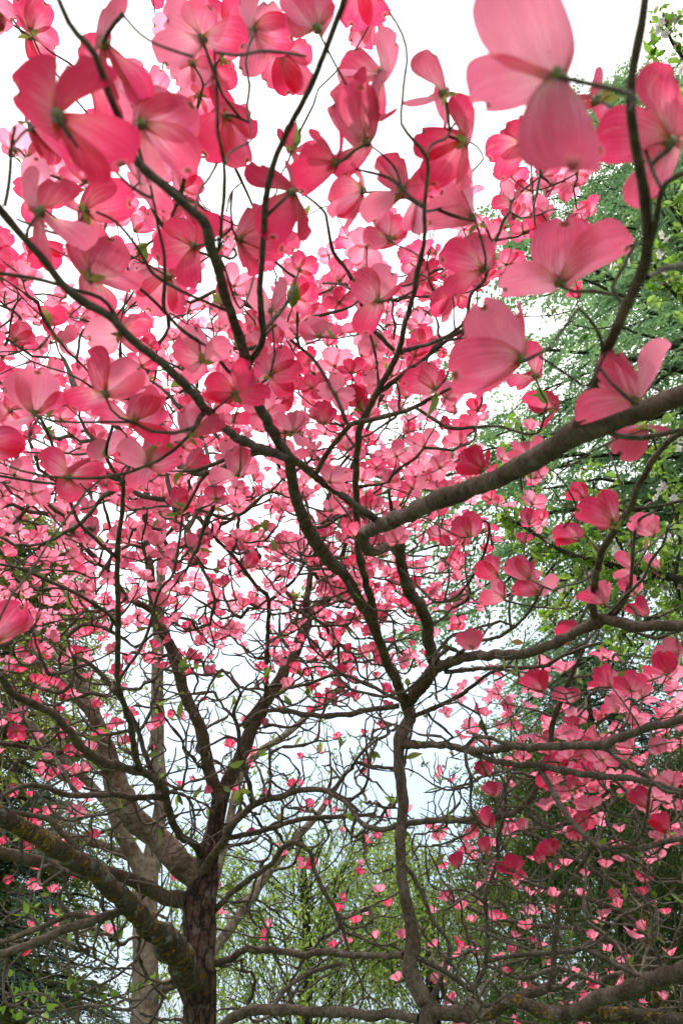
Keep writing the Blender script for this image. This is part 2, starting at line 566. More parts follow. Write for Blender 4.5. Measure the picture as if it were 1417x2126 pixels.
def traced_flower(c, L, tips, depth=None):
    """c, tips in photo pixels; L = full bract length in photo pixels"""
    real = 0.046
    d = depth or real * FPX / L
    Lr = L * d / FPX
    rg = np.random.default_rng(int(c[0] * 7 + c[1] * 13) % 100000)
    C0 = P(c[0], c[1], d)
    view = nrm(C0 - CAMP)
    up0 = nrm(0.7 * view + 0.6 * ZUP)
    dirs = []
    for tp in tips:
        q = P(tp[0], tp[1], d) - C0
        l = np.linalg.norm(q)
        Lb = max(Lr * rg.uniform(0.95, 1.03), l * 1.04)
        dz = math.sqrt(max(Lb * Lb - l * l, 0))
        sg = tp[3] if len(tp) > 3 else 1
        dirs.append((nrm(q + FWD * dz * sg), Lb, tp[2] if len(tp) > 2 else None))
    axis = nrm(sum(t for t, _, _ in dirs) * 0.6 + up0)
    br = []
    for t, Lb, w in dirs:
        Wf = Lb * 0.86
        s0 = np.cross(t, view)
        if np.linalg.norm(s0) < 0.15:
            s0 = np.cross(t, UPV)
        s0 = nrm(s0)
        if w is None:
            # natural attitude: the inner face looks towards the axis
            s = np.cross(axis, t)
            s = nrm(s) if np.linalg.norm(s) > 0.2 else s0
            Wd = Wf
        else:
            wr = w * d / FPX * 1.02
            Wd = max(Wf, wr)
            ca = min(1.0, wr / Wd)
            sa = math.sqrt(1 - ca * ca)
            k = nrm(np.cross(t, s0))
            s = s0 * ca + k * sa
            s2 = s0 * ca - k * sa
            if abs(np.cross(s2, t) @ axis) > abs(np.cross(s, t) @ axis):
                s = s2
        n = nrm(np.cross(s, t))
        if n @ axis < 0:
            s, n = -s, -n
        br.append((t, s, n, Lb, Wd, rg.uniform(0.20, 0.38), rg.uniform(0.04, 0.26)))
    return Flower(C0, axis, br, rg, rg.uniform(0.2, 0.95), 0.0052 * min(1.3, Lr / real))


def random_flower(c, axis, seed, scale=1.0, openness=None, pale=1.0):
    rg = np.random.default_rng(seed)
    axis = nrm(axis)
    a = nrm(np.cross(axis, [0.37, 0.61, 0.70]))
    b = np.cross(axis, a)
    op = rg.uniform(0.25, 0.9) if openness is None else openness
    r0 = rg.uniform(0, 1.57)
    br = []
    for k in range(4):
        an = r0 + k * math.pi / 2 + rg.normal() * 0.10
        rad = math.cos(an) * a + math.sin(an) * b
        el = (1 - op) * 1.15 + rg.normal() * 0.13
        t = nrm(rad * math.cos(el) + axis * math.sin(el))
        s = nrm(np.cross(axis, rad))
        n = nrm(np.cross(s, t))
        if n @ axis < 0:
            s, n = -s, -n
        L = 0.045 * scale * rg.uniform(0.9, 1.08) * (1.0 if k % 2 else 0.92)
        br.append((t, s, n, L, L * rg.uniform(0.70, 0.86), rg.uniform(0.14, 0.34), rg.uniform(-0.1, 0.2)))
    return Flower(c, axis, br, rg, rg.uniform(0.0, 1.0) * pale, 0.005 * scale)


# ------------------------------------------------------------------ dogwood: limbs, twigs, blossoms
def parse(spec, nodes_px):
    """'px,py[,width[,depth]]; ...' -> arrays; depth 'j' = take it from the limb already there"""
    rows = [[s.strip() for s in q.split(',')] for q in spec.strip().strip(';').split(';')]
    xy = np.array([[float(r[0]), float(r[1])] for r in rows])
    arc = np.concatenate(([0], np.cumsum(np.linalg.norm(np.diff(xy, axis=0), axis=1))))
    wi = [(a, float(r[2])) for a, r in zip(arc, rows) if len(r) > 2 and r[2]]
    di = []
    for a, r, q in zip(arc, rows, xy):
        if len(r) > 3:
            if r[3].startswith('j'):
                k = np.argmin(np.hypot(nodes_px[:, 0] - q[0], nodes_px[:, 1] - q[1]))
                di.append((a, nodes_px[k, 2]))
            else:
                di.append((a, float(r[3])))
    w = np.interp(arc, *zip(*wi))
    inv = np.interp(arc, [a for a, _ in di], [1 / v for _, v in di])
    return xy, w, 1 / inv


class Dogwood:
    def __init__(self, label, limbs, seed, twig_r, thin=False):
        self.rg = np.random.default_rng(seed)
        self.twig_r = twig_r
        self.px = np.zeros((0, 3))
        self.pos = np.zeros((0, 3)); self.dir = np.zeros((0, 3)); self.rad = np.zeros(0)
        base = None
        built = []
        for nm, mat, spec in limbs:
            xy, w, d = parse(spec, self.px)
            p3 = np.array([P(x, y, z) for (x, y), z in zip(xy, d)])
            r = w * d / FPX / 2
            if nm == 'trunk' and base is None:
                g = p3[0].copy()
                base = np.array([g[0], g[1], 0.0])
                pre = np.array([base + [0, 0, -0.1], base + [0.01, 0, 0.35], base + [0, 0.0, 0.9]])
                p3 = np.vstack([pre, p3]); r = np.concatenate(([r[0] * 1.7, r[0] * 1.2, r[0] * 1.05], r))
            q = catmull(np.hstack([p3, r[:, None]]), 7)
            q[:, 3] = np.maximum(q[:, 3], 0.0008)
            seg = np.linalg.norm(np.diff(q[:, :3], axis=0), axis=1).sum()
            m = int(max(8, min(260, seg / max(0.006, q[:, 3].mean() * 0.55))))
            arc = np.concatenate(([0], np.cumsum(np.linalg.norm(np.diff(q[:, :3], axis=0), axis=1))))
            at = np.linspace(0, arc[-1], m)
            q = np.stack([np.interp(at, arc, q[:, k]) for k in range(4)], 1)
            # natural wander and knuckles
            wob = self.rg.normal(size=(m, 3)); ker = np.ones(7) / 7
            wob = np.stack([np.convolve(wob[:, k], ker, 'same') for k in range(3)], 1)
            fade = np.minimum(1, np.minimum(np.arange(m), np.arange(m)[::-1]) / 6)[:, None]
            q[:, :3] += wob * q[:, 3:4] * 0.35 * fade
            kn = np.ones(m)
            for _ in range(int(m / 12)):
                c = self.rg.integers(0, m)
                kn += self.rg.uniform(0.05, 0.2) * np.exp(-((np.arange(m) - c) / self.rg.uniform(1.0, 2.5)) ** 2)
            q[:, 3] *= kn / kn.mean() * (0.86 if thin else 0.95)
            built.append((nm, mat, q))
            dr = nrm(np.gradient(q[:, :3], axis=0))
            X, Y, D = proj(q[:, :3])
            self.px = np.vstack([self.px, np.stack([X, Y, D], 1)])
            self.pos = np.vstack([self.pos, q[:, :3]]); self.dir = np.vstack([self.dir, dr]); self.rad = np.concatenate([self.rad, q[:, 3]])
        self.root = thing('dogwood_tree', base, label, 'tree', 'pink flowering dogwoods')
        self.base = base
        for nm, mat, q in built:
            mb = MB()
            thick = q[:, 3].mean()
            tube(mb, q[:, :3], q[:, 3], 20 if thick > 0.03 else (12 if thick > 0.008 else 8), 0.06 if thick > 0.008 else 0.03)
            mb.build(nm, mat, self.root, base)
        self.chains = []

    def grow(self, targets):
        """targets: (pos, enddir or None). Each is joined to the nearest suitable wood by a curved twig."""
        T = np.array([t[0] for t in targets])
        keep = self.pos[::2]
        d0 = np.array([np.min(np.sum((keep - t) ** 2, 1)) for t in T])
        cap = len(self.pos) + 80 * len(T)
        pos = np.zeros((cap, 3)); dr = np.zeros((cap, 3)); cnt = np.zeros(cap); par = np.full(cap, -1)
        n0 = n = len(self.pos)
        pos[:n] = self.pos; dr[:n] = self.dir
        rad0 = self.rad
        for i in np.argsort(d0):
            tgt, ed = targets[i][0], targets[i][1]
            df = tgt - pos[:n]
            ds = np.linalg.norm(df, axis=1) + 1e-6
            ca = np.sum(df * dr[:n], 1) / ds
            cost = ds * (1.35 - 0.5 * ca) + np.where(df[:, 2] < -0.05, 0.25 * -df[:, 2], 0)
            k = int(np.argmin(cost))
            L = ds[k]
            if L < 0.004:
                continue
            dn = df[k] / L
            e = nrm(ed) if ed is not None else nrm(dn + 0.6 * ZUP + 0.5 * self.rg.normal(size=3))
            m0 = nrm(0.55 * dr[k] + 0.8 * dn + 0.16 * self.rg.normal(size=3) - 0.2 * ZUP) * L * 1.1
            m1 = nrm(0.6 * dn + 0.8 * e) * L * 1.1
            m = int(np.clip(L / 0.022, 3, 70))
            t = np.linspace(0, 1, m + 1)[1:, None]
            c = ((2 * t ** 3 - 3 * t ** 2 + 1) * pos[k] + (t ** 3 - 2 * t ** 2 + t) * m0 + (-2 * t ** 3 + 3 * t ** 2) * tgt + (t ** 3 - t ** 2) * m1)
            if m > 4:
                w = np.cumsum(self.rg.normal(size=(m, 3)), 0)
                w -= t * w[-1]
                c = c + w * min(0.012, 0.05 * L) * 0.33 * np.sin(t * math.pi) ** 0.5
                zz = self.rg.normal(size=(m, 3)) * 0.0014
                zz[-1] = 0
                c = c + zz
            full = np.vstack([pos[k], c])
            pos[n:n + m] = c
            dr[n:n + m] = nrm(np.gradient(full, axis=0))[1:]
            par[n] = k
            par[n + 1:n + m] = np.arange(n, n + m - 1)
            self.chains.append((k, n, n + m, targets[i][2] if len(targets[i]) > 2 else 1.0))
            n += m
        cnt[:n] = 0
        for k, a, b, _ in self.chains:
            cnt[b - 1] += 1
        for i in range(n - 1, n0 - 1, -1):
            cnt[par[i]] += cnt[i]
        self.npos, self.ncnt, self.n0, self.ndr = pos[:n], cnt[:n], n0, dr[:n]
        mb = MB()
        for k, a, b, sc in self.chains:
            ids = np.arange(a, b)
            pts = np.vstack([pos[k], pos[ids]])
            if len(pts) < 3:
                pts = np.vstack([pts[0], (pts[0] + pts[-1]) / 2, pts[-1]])
                cc = np.full(3, cnt[b - 1])
            else:
                cc = np.concatenate(([cnt[a]], cnt[ids]))
            r = self.twig_r * sc * np.minimum(cc ** 0.33, 2.5) * np.linspace(1.25, 0.85, len(pts))
            if k < n0:
                r = np.minimum(r, max(rad0[k] * 0.8, self.twig_r * 1.1))
            r *= 1 + 0.16 * np.clip(self.rg.normal(size=len(r)), -1, 2.4)
            tube(mb, pts, r, 5, 0, self.rg.random())
        o = mb.build('twigs', M_BARK_TWIG, self.root, self.base)
        o['kind'] = 'stuff'

    def flowers(self, fl, nparts=100):
        def key(f):
            x, y, d = proj(f.c)
            off = 0 if (-40 < x < 1457 and -40 < y < 2166) else 50
            return d + off
        fl = sorted(fl, key=key)
        for f in fl[:nparts]:
            f.parts(self.root)
        if len(fl) > nparts:
            mb = MB()
            for f in fl[nparts:]:
                f.stuff(mb)
            o = mb.build('blossoms', [M_BRACT, M_HEAD], self.root, self.base)
            o['kind'] = 'stuff'

    def leaves(self, count, size, region=None):
        """pairs of young leaves standing on the twigs"""
        ids = self.rg.permutation(np.arange(self.n0, len(self.npos)))
        done = []
        for i in ids:
            if len(done) >= count:
                break
            p = self.npos[i]
            x, y, d = proj(p)
            if region and not region(x, y, d, self.rg):
                continue
            done.append((d, i))
        done.sort()
        rest = MB()
        for q, (d, i) in enumerate(done):
            p = self.npos[i]
            dirn = nrm(self.ndr[i] + 0.7 * self.rg.normal(size=3) + 0.3 * ZUP)
            L = size * self.rg.uniform(0.6, 1.3)
            for sg in (1, -1)[:self.rg.integers(1, 3)]:
                a = nrm(np.cross(dirn, self.rg.normal(size=3)))
                tip = p + L * nrm(dirn * 0.8 + a * sg * 0.7)
                mb = MB() if q < 45 else rest
                v, f = leaf_sheet(p, tip, nrm(dirn - a * sg + 0.2), L * self.rg.uniform(0.32, 0.5), bend=self.rg.uniform(-0.2, 0.25))
                mb.add(v, f, None, self.rg.random() ** 1.4)
                if q < 45:
                    mb.build('leaf', M_LEAF, self.root, self.base)
        if rest.n:
            o = rest.build('leaves', M_LEAF, self.root, self.base)
            o['kind'] = 'stuff'


Y_, L_, T_, B_, MO, TW = M_BARK_YOUNG, M_BARK_LIMB, M_BARK_TRUNK, M_BARK_LIT, M_BARK_MOSSY, M_BARK_TWIG
#LIMBS
CENTRE = [
 ('trunk', L_, "884,2126,42,2.0;877,2080;862,2050,42;847,2010,37;852,1970,40;852,1935,34;842,1885,29;830,1810,26;830,1760,26;834,1710,27;837,1650,28;827,1585,27;832,1535,29;850,1490,31;842,1460,33,2.57"),
 ('branch', L_, "842,1462,30,j;875,1425;900,1395,32;903,1380;893,1345;885,1290,29,2.25;865,1250;845,1220;833,1185;830,1150,27,1.95;828,1130;812,1134,23;790,1143,22;770,1145,23,1.8;753,1132,27,1.74;756,1111,31,1.66;776,1097,33,1.55;800,1086,35,1.42;850,1066,38,1.2;900,1043,42,1.05;980,1010;1050,985,48,.82;1130,940;1200,895,58,.66;1300,865,54;1417,820,54,.55;1520,780,54,.48"),
 ('branch', L_, "842,1462,26,j;815,1400,23;800,1370;780,1310,23,2.3;760,1270;735,1230;710,1190,27,1.95;670,1150,32;640,1100,32,1.6;615,1040,28;605,990,26;600,950,27,1.32"),
 ('branch', Y_, "600,950,28,j;570,905,26;540,850,27;515,790,27,.92;510,760,27;500,710;480,650,24;455,570,24,.6;435,510,28;425,465,27,.52;400,440,21;350,395;290,340,21,.42;265,280;230,200,19,.36;195,110;150,60,17;122,0,15,.32;100,-60"),
 ('branch', Y_, "790,1085,20,j;740,1050;690,1015,19;640,975;600,950,20,1.32"),
 ('branch', Y_, "512,770,15,j;525,740;545,700,17;540,600,15;545,500;550,420,15,.54;570,340;600,270;650,170,16,.42;690,60;715,0,18,.36;730,-50"),
 ('branch', Y_, "785,1320,18,j;770,1250;757,1200;745,1140,17;740,1075;737,1000;742,925,17,1.55;750,880,17;785,810;810,765;830,715,15,1.12;842,665;857,615;868,550,12,.68;880,500;880,430,11,.56;887,360,10;885,325;857,290,8;832,255;835,215;838,170;845,115;832,65;807,25,6,.48"),
 ('branch', Y_, "655,985,13,j;680,940;700,915,13;732,880;773,872;850,850,11;900,825;940,803,7,1.1"),
 ('branch', Y_, "863,847,8,j;907,875;942,890,9;987,887;1032,885;1067,895;1102,902;1122,890;1130,850,5,.95"),
 ('branch', Y_, "828,733,11,j;850,725;907,708;947,685;967,660,9;977,615;1002,585;1014,550;1017,500,7;1002,460,5,.66"),
 ('branch', Y_, "785,815,12,j;840,775;880,745;930,705;960,685,9,1.0"),
 ('branch', Y_, "885,322,7,j;897,300;927,285;937,265;955,250;962,285,5,.6"),
 ('branch', Y_, "880,428,8,j;852,410;832,390,8;807,370;757,355;707,345,5,.62"),
 ('branch', Y_, "832,390,6,j;820,350;792,320;772,305,5,.6"),
 ('branch', Y_, "875,430,6,j;840,410;800,398;755,400,5,.65"),
 ('branch', Y_, "880,440,7,j;905,435;935,425,5,.66"),
 ('branch', Y_, "965,660,7,j;955,700;900,720;870,790,5,1.0"),
 ('branch', Y_, "960,380,4,.66;985,350,5,.64;1003,330;990,305;965,290,4,.62"),
 ('branch', Y_, "595,948,24,j;540,930,22;480,900;435,860,22,.8;400,815;350,765,22;310,730;270,700,21,.55;230,660;150,610,20;90,540;30,470,18,.46;-10,420,18,.44;-50,370"),
 ('branch', Y_, "245,665,10,j;215,622;150,600,10;80,580;-10,566,10,.5"),
 ('branch', Y_, "10,428,10,j;17,395;22,350,9;25,300;32,262,8,.42"),
 ('branch', Y_, "28,300,7,j;50,275;75,260,7,.58"),
 ('branch', Y_, "520,815,9,j;500,795;480,775;450,740;430,720;385,690,9;350,655;340,630;342,575;340,525,8;330,475;320,425;310,375,6,.5"),
 ('branch', Y_, "315,410,8,j;300,405;270,385;225,345;175,320;135,265,6,.33"),
 ('branch', Y_, "475,647,8,j;435,630;400,615;360,595;320,570,8;300,540;280,505;240,460;200,440,6,.55"),
 ('branch', Y_, "345,652,8,j;320,625;280,590;240,565,8;200,540;170,515;150,495;100,480;35,455,6,.54"),
 ('branch', Y_, "215,550,5,j;215,530;211,500,4,.72"),
 ('branch', Y_, "447,535,9,j;457,500;460,450;465,400,10;466,350;460,305;453,280,8;450,190;445,105,7,.4"),
 ('branch', Y_, "466,345,6,j;475,320;495,305;522,290;518,255,4,.62"),
 ('branch', Y_, "470,440,6,j;480,400;500,380,4,.72"),
 ('branch', Y_, "405,435,7,j;415,395;440,360;450,340,6,.65"),
 ('branch', Y_, "400,118,7,j;360,105;320,90,7;285,65;255,30,7,.42"),
 ('branch', Y_, "452,110,8,j;495,115;540,107,8;590,110;635,117,6,.5"),
 ('branch', Y_, "545,690,11,j;580,650;605,610,9;615,575,7,.85"),
 ('branch', Y_, "462,545,7,j;500,640,5;530,560,5;528,500,4,.95"),
 ('branch', Y_, "815,725,11,j;790,700;765,670,11;745,620;735,590;715,555;690,520,9;680,470;672,440;640,410;612,395,5,.62"),
 ('branch', Y_, "725,600,6,j;705,590;670,588,5,.95"),
 ('branch', Y_, "880,540,6,j;850,520;820,508,4,.8"),
 ('branch', Y_, "720,880,10,j;700,830;680,790;650,745;620,720;590,690,7;570,640,5,1.35"),
 ('branch', L_, "905,1387,24,j;947,1370,24;987,1360;1057,1360,23;1132,1345;1192,1315,24;1237,1290,28;1257,1285,27;1327,1300,26;1417,1300,28,1.15;1500,1290,28,1.0"),
 ('branch', Y_, "1237,1290,20,j;1230,1250;1237,1190,18;1252,1140;1282,1090;1307,1050;1327,1000;1357,950;1387,915;1430,890,13,.95"),
 ('branch', Y_, "1305,1055,8,j;1327,1055;1372,1050;1430,1035,8,1.05"),
 ('branch', Y_, "1240,1290,10,j;1275,1275;1305,1230;1310,1180,9;1315,1120;1325,1080;1360,1060,6,1.2"),
 ('branch', Y_, "1255,1285,9,j;1310,1225;1335,1200;1350,1165;1375,1130;1385,1095,6,1.15"),
 ('branch', Y_, "1240,1285,9,j;1310,1310;1360,1325;1390,1315;1420,1305,8,1.3"),
 ('branch', Y_, "920,1390,10,j;960,1350;1000,1330;1040,1320;1080,1290;1110,1250;1130,1200;1150,1170,5,1.5"),
 ('branch', Y_, "925,1395,11,j;980,1390;1050,1385;1120,1385;1170,1360;1210,1345;1245,1335,8,1.6"),
 ('branch', Y_, "830,1180,5,1.9;870,1220,6;905,1250,7;950,1235;990,1180;1010,1130,7;1015,1090;1000,1080;985,1070,5,1.5"),
 ('branch', L_, "1195,893,28,j;1212,840;1237,790,27;1262,720;1282,675;1312,615,28;1332,565;1342,525,27,.43;1342,465;1332,400,25;1322,340;1314,275;1307,200,23,.35;1312,140;1327,65;1337,0,21,.33;1345,-60"),
 ('branch', L_, "1335,560,16,j;1350,505;1362,450;1377,385;1425,356,14,.37"),
 ('branch', Y_, "1370,390,10,j;1352,350;1335,300;1325,250,8,.44"),
 ('branch', Y_, "1342,577,14,j;1377,560;1430,545,15,.55"),
 ('branch', Y_, "1250,890,14,j;1282,905;1332,908;1377,900;1430,888,13,.6"),
 ('branch', Y_, "1240,870,8,j;1250,810;1270,790;1300,785;1345,800;1385,820,8,.62"),
 ('branch', Y_, "1240,790,12,j;1250,730;1240,690;1220,660;1200,640,7,.46"),
 ('branch', Y_, "1262,720,8,j;1220,800;1180,780;1150,760;1120,740,7,.5"),
 ('branch', Y_, "1300,640,9,j;1270,600;1290,560;1310,520;1320,500,8,.5"),
 ('branch', Y_, "1110,470,5,1.0;1107,430,6;1117,385,7;1124,320,5,.62"),
 ('branch', Y_, "1165,1100,5,1.2;1195,1060,5;1180,1020;1155,985;1140,975,4,.95"),
 ('branch', Y_, "840,1545,20,j;907,1547,15;947,1550;987,1560,17;1057,1550;1122,1550,19;1182,1548;1247,1547,20;1282,1535;1332,1515;1382,1500,19;1440,1488,19,1.2"),
 ('branch', Y_, "967,1557,13,j;1007,1575;1057,1585;1122,1590,16;1182,1602;1257,1612;1332,1620;1430,1650,15,1.3"),
 ('branch', Y_, "1117,1590,14,j;1142,1635;1172,1685;1207,1730,14;1242,1755;1282,1765;1322,1762;1367,1750;1430,1738,13,1.3"),
 ('branch', Y_, "1250,1548,10,j;1300,1590;1340,1612;1375,1640;1425,1650,9,1.3"),
 ('branch', Y_, "840,1710,15,j;887,1705;957,1702;1027,1695,14;1072,1685;1102,1655;1122,1610;1137,1560;1147,1500;1172,1435,12;1190,1390;1210,1350,8,1.9"),
 ('branch', Y_, "1090,1690,11,j;1132,1715;1172,1712,11;1207,1695;1242,1660;1265,1640,9,1.8"),
 ('branch', Y_, "1265,1760,9,j;1310,1750;1335,1720;1345,1660;1350,1625,7,1.25"),
 ('branch', L_, "830,1710,13,j;800,1722;770,1718;742,1700;722,1670;700,1655;672,1640;632,1642,8,2.9"),
 ('branch', Y_, "838,1795,10,j;857,1820;877,1860;897,1910;932,1960,11;922,2010;902,2060;888,2085,13,2.1"),
 ('branch', Y_, "860,1985,13,j;907,2010;942,2030;977,2055;997,2025;1007,2000;1012,1935,11;1007,1860;1017,1830;1032,1785;1032,1735;1047,1690;1047,1625,8,2.2"),
 ('branch', L_, "885,2095,34,j;942,2110,30;997,2110;1047,2085,24;1082,2065;1117,2060;1142,2040;1147,1985,14;1157,1910;1157,1875;1182,1835;1212,1785;1232,1755,10,2.0"),
 ('branch', MO, "1010,2108,26,j;1060,2080,27;1122,2095,30;1182,2105;1257,2103,31;1332,2110;1440,2118,33,1.7"),
 ('branch', L_, "1190,2100,32,j;1247,2075;1307,2055,35;1357,2035;1440,2005,38,1.6"),
 ('branch', L_, "838,1982,14,j;782,1985;707,1980,13;650,1978,9,2.8"),
 ('branch', L_, "868,2115,20,j;807,2105;757,2108;707,2100,21;650,2100;557,2095;502,2105;467,2125,24,2.4;420,2150"),
 ('branch', Y_, "567,2090,11,j;592,2055;642,2020;710,2000,9,2.6"),
 ('branch', Y_, "827,1465,13,j;797,1470;757,1475;710,1485,13;640,1485;590,1475,12;540,1480;507,1510,9,2.8"),
 ('branch', Y_, "842,1460,10,j;800,1440;760,1420;700,1400;640,1420;590,1430,7,2.7"),
 ('branch', Y_, "850,1490,12,j;900,1470;960,1440;1010,1400;1040,1390,8,2.2"),
 ('branch', Y_, "1007,1995,10,j;1057,1985;1122,1980,11;1182,1975;1212,1970;1247,1985;1292,2010;1342,2030;1430,2022,10,1.8"),
]
LEFT = [
 ('trunk', T_, "407,2126,76,2.8;407,2060,75;408,2000,84;412,1935,74;413,1885,74;418,1845,70;422,1810,64,3.13;430,1770,48;445,1715,38;457,1660,36,3.3"),
 ('branch', L_, "457,1660,30,j;450,1640,28;435,1600;420,1520,26;400,1470;375,1410;360,1365;345,1320,24;325,1275;318,1240;313,1200,18;307,1150;306,1100,15;305,1010,11;300,950,8,3.3"),
 ('branch', L_, "457,1660,32,j;480,1610;505,1560,31;535,1500;565,1435;585,1410,27;610,1360;632,1310,24;645,1275;690,1235,20;730,1200;770,1160,10,3.6"),
 ('branch', L_, "632,1300,15,j;640,1220;655,1150;680,1100,13;700,1050;735,960;750,900,8,3.3"),
 ('branch', L_, "320,1268,15,j;300,1260;265,1240;240,1210;210,1170,12;175,1135;140,1095;115,1070;60,1060,9;0,1035;-50,1010,7,2.6"),
 ('branch', B_, "415,1830,48,j;395,1805,54;370,1780,56;325,1740,52;280,1705,48;260,1665,44;240,1610,42;215,1540,34;190,1480,28;150,1440;100,1395,18;60,1350,12,3.6"),
 ('branch', MO, "410,2050,40,j;392,2020,52;370,1985,56;325,1935,46;280,1890,43;230,1845,40;190,1815,39;140,1775,38;75,1735,37;30,1705,37;-10,1688,37,1.7;-60,1670"),
 ('branch', L_, "392,1868,34,j;370,1868,32;340,1865;300,1840,30;270,1825;225,1810,26;190,1805;125,1800,26;50,1780;0,1770,24;-40,1765,22,2.4"),
 ('branch', L_, "262,1885,18,j;240,1895,19;200,1910;150,1925;100,1945,18;25,1975;0,1982,18;-40,1990,17,1.9"),
 ('branch', L_, "250,1890,12,j;200,1905;150,1900;100,1920;40,1945;-20,1962,10,2.1"),
 ('branch', L_, "418,1775,16,j;405,1755,16;370,1730;350,1680;340,1640,17;310,1610;280,1600;215,1580,17;175,1555;140,1515;115,1485,16;65,1460;30,1440;0,1400,15,1.6"),
 ('branch', Y_, "292,1600,15,j;280,1560;270,1500,13;250,1440;245,1408;245,1300,12;245,1200;245,1125,11;255,1050;255,1005,9;235,975;220,940;235,875;225,835,6,.95"),
 ('branch', Y_, "245,1160,8,j;200,1120;165,1085;145,1040;120,1005,7;115,950;100,900;80,860,6,.95"),
 ('branch', Y_, "256,1005,7,j;280,970;285,945;310,930;350,905,6;400,885;435,868,4,1.0"),
 ('branch', Y_, "118,1005,6,j;75,1000;0,988,6,1.0"),
 ('branch', Y_, "245,1305,8,j;225,1275;165,1235;100,1205;40,1180;-10,1170,6,1.2"),
 ('branch', Y_, "248,1410,8,j;300,1330;330,1230;360,1190;375,1100;380,1050,5,1.6"),
 ('branch', L_, "345,1655,14,j;280,1655;240,1650;200,1650,12;135,1650;100,1635;50,1630;0,1655,10,2.0"),
 ('branch', L_, "405,1840,18,j;425,1800,18;460,1750;485,1710,16;530,1670;575,1655,14;625,1640;672,1640,11;700,1650,9,2.9"),
 ('branch', L_, "470,1740,12,j;525,1730;575,1715,11;625,1700;710,1695,10;770,1690,7,3.1"),
 ('branch', Y_, "525,1672,11,j;515,1620;497,1560,10;495,1510;485,1480;500,1440,7,2.9"),
 ('branch', L_, "440,1895,14,j;485,1850,12;520,1825;560,1795;600,1750,11;640,1765;650,1800;670,1845;700,1900;720,1960,8,2.7"),
 ('branch', L_, "450,2000,16,j;477,1990,15;512,1970;577,1975,14;632,1983;672,1975;710,1978,12;760,1985,9,2.5"),
 ('branch', Y_, "552,1470,10,j;552,1408;555,1330;556,1245,9;530,1215;490,1160;450,1120;420,1080,6,2.6"),
 ('branch', Y_, "556,1250,8,j;600,1215;635,1165;650,1130;640,1080,5,2.7"),
 ('branch', Y_, "330,1640,12,j;300,1560;280,1500;230,1420,9;190,1380;150,1360,6,2.6"),
 ('branch', L_, "190,1800,14,j;140,1740;100,1700;50,1690;-20,1680,9,2.0"),
 ('branch', Y_, "240,1610,12,j;180,1570;100,1560;50,1550;-20,1540,9,2.8"),
]
RIGHT = [
 ('trunk', MO, "1385,2126,30,2.9;1367,2085,28;1357,2010,25;1345,1940,22;1342,1860,19;1337,1790,16;1320,1700,13;1290,1600,10;1260,1520,7,3.3"),
 ('branch', Y_, "1350,1960,13,j;1300,1900;1230,1870,10;1160,1850;1090,1830;1000,1790,6,3.2"),
 ('branch', Y_, "1342,1870,12,j;1270,1830;1200,1790;1140,1750,9;1080,1720;1010,1640,6,3.1"),
 ('branch', Y_, "1337,1790,11,j;1370,1740;1400,1680;1430,1620,8,2.9"),
 ('branch', Y_, "1355,2010,13,j;1280,1960;1200,1930;1100,1920,9;1010,1900;940,1870,6,2.9"),
 ('branch', Y_, "1358,2020,12,j;1390,1980;1420,1900;1450,1850,8,2.8"),
 ('branch', Y_, "1360,2040,12,j;1290,2020;1230,2040;1160,2010,9;1080,2030;1000,2000,6,2.8"),
]
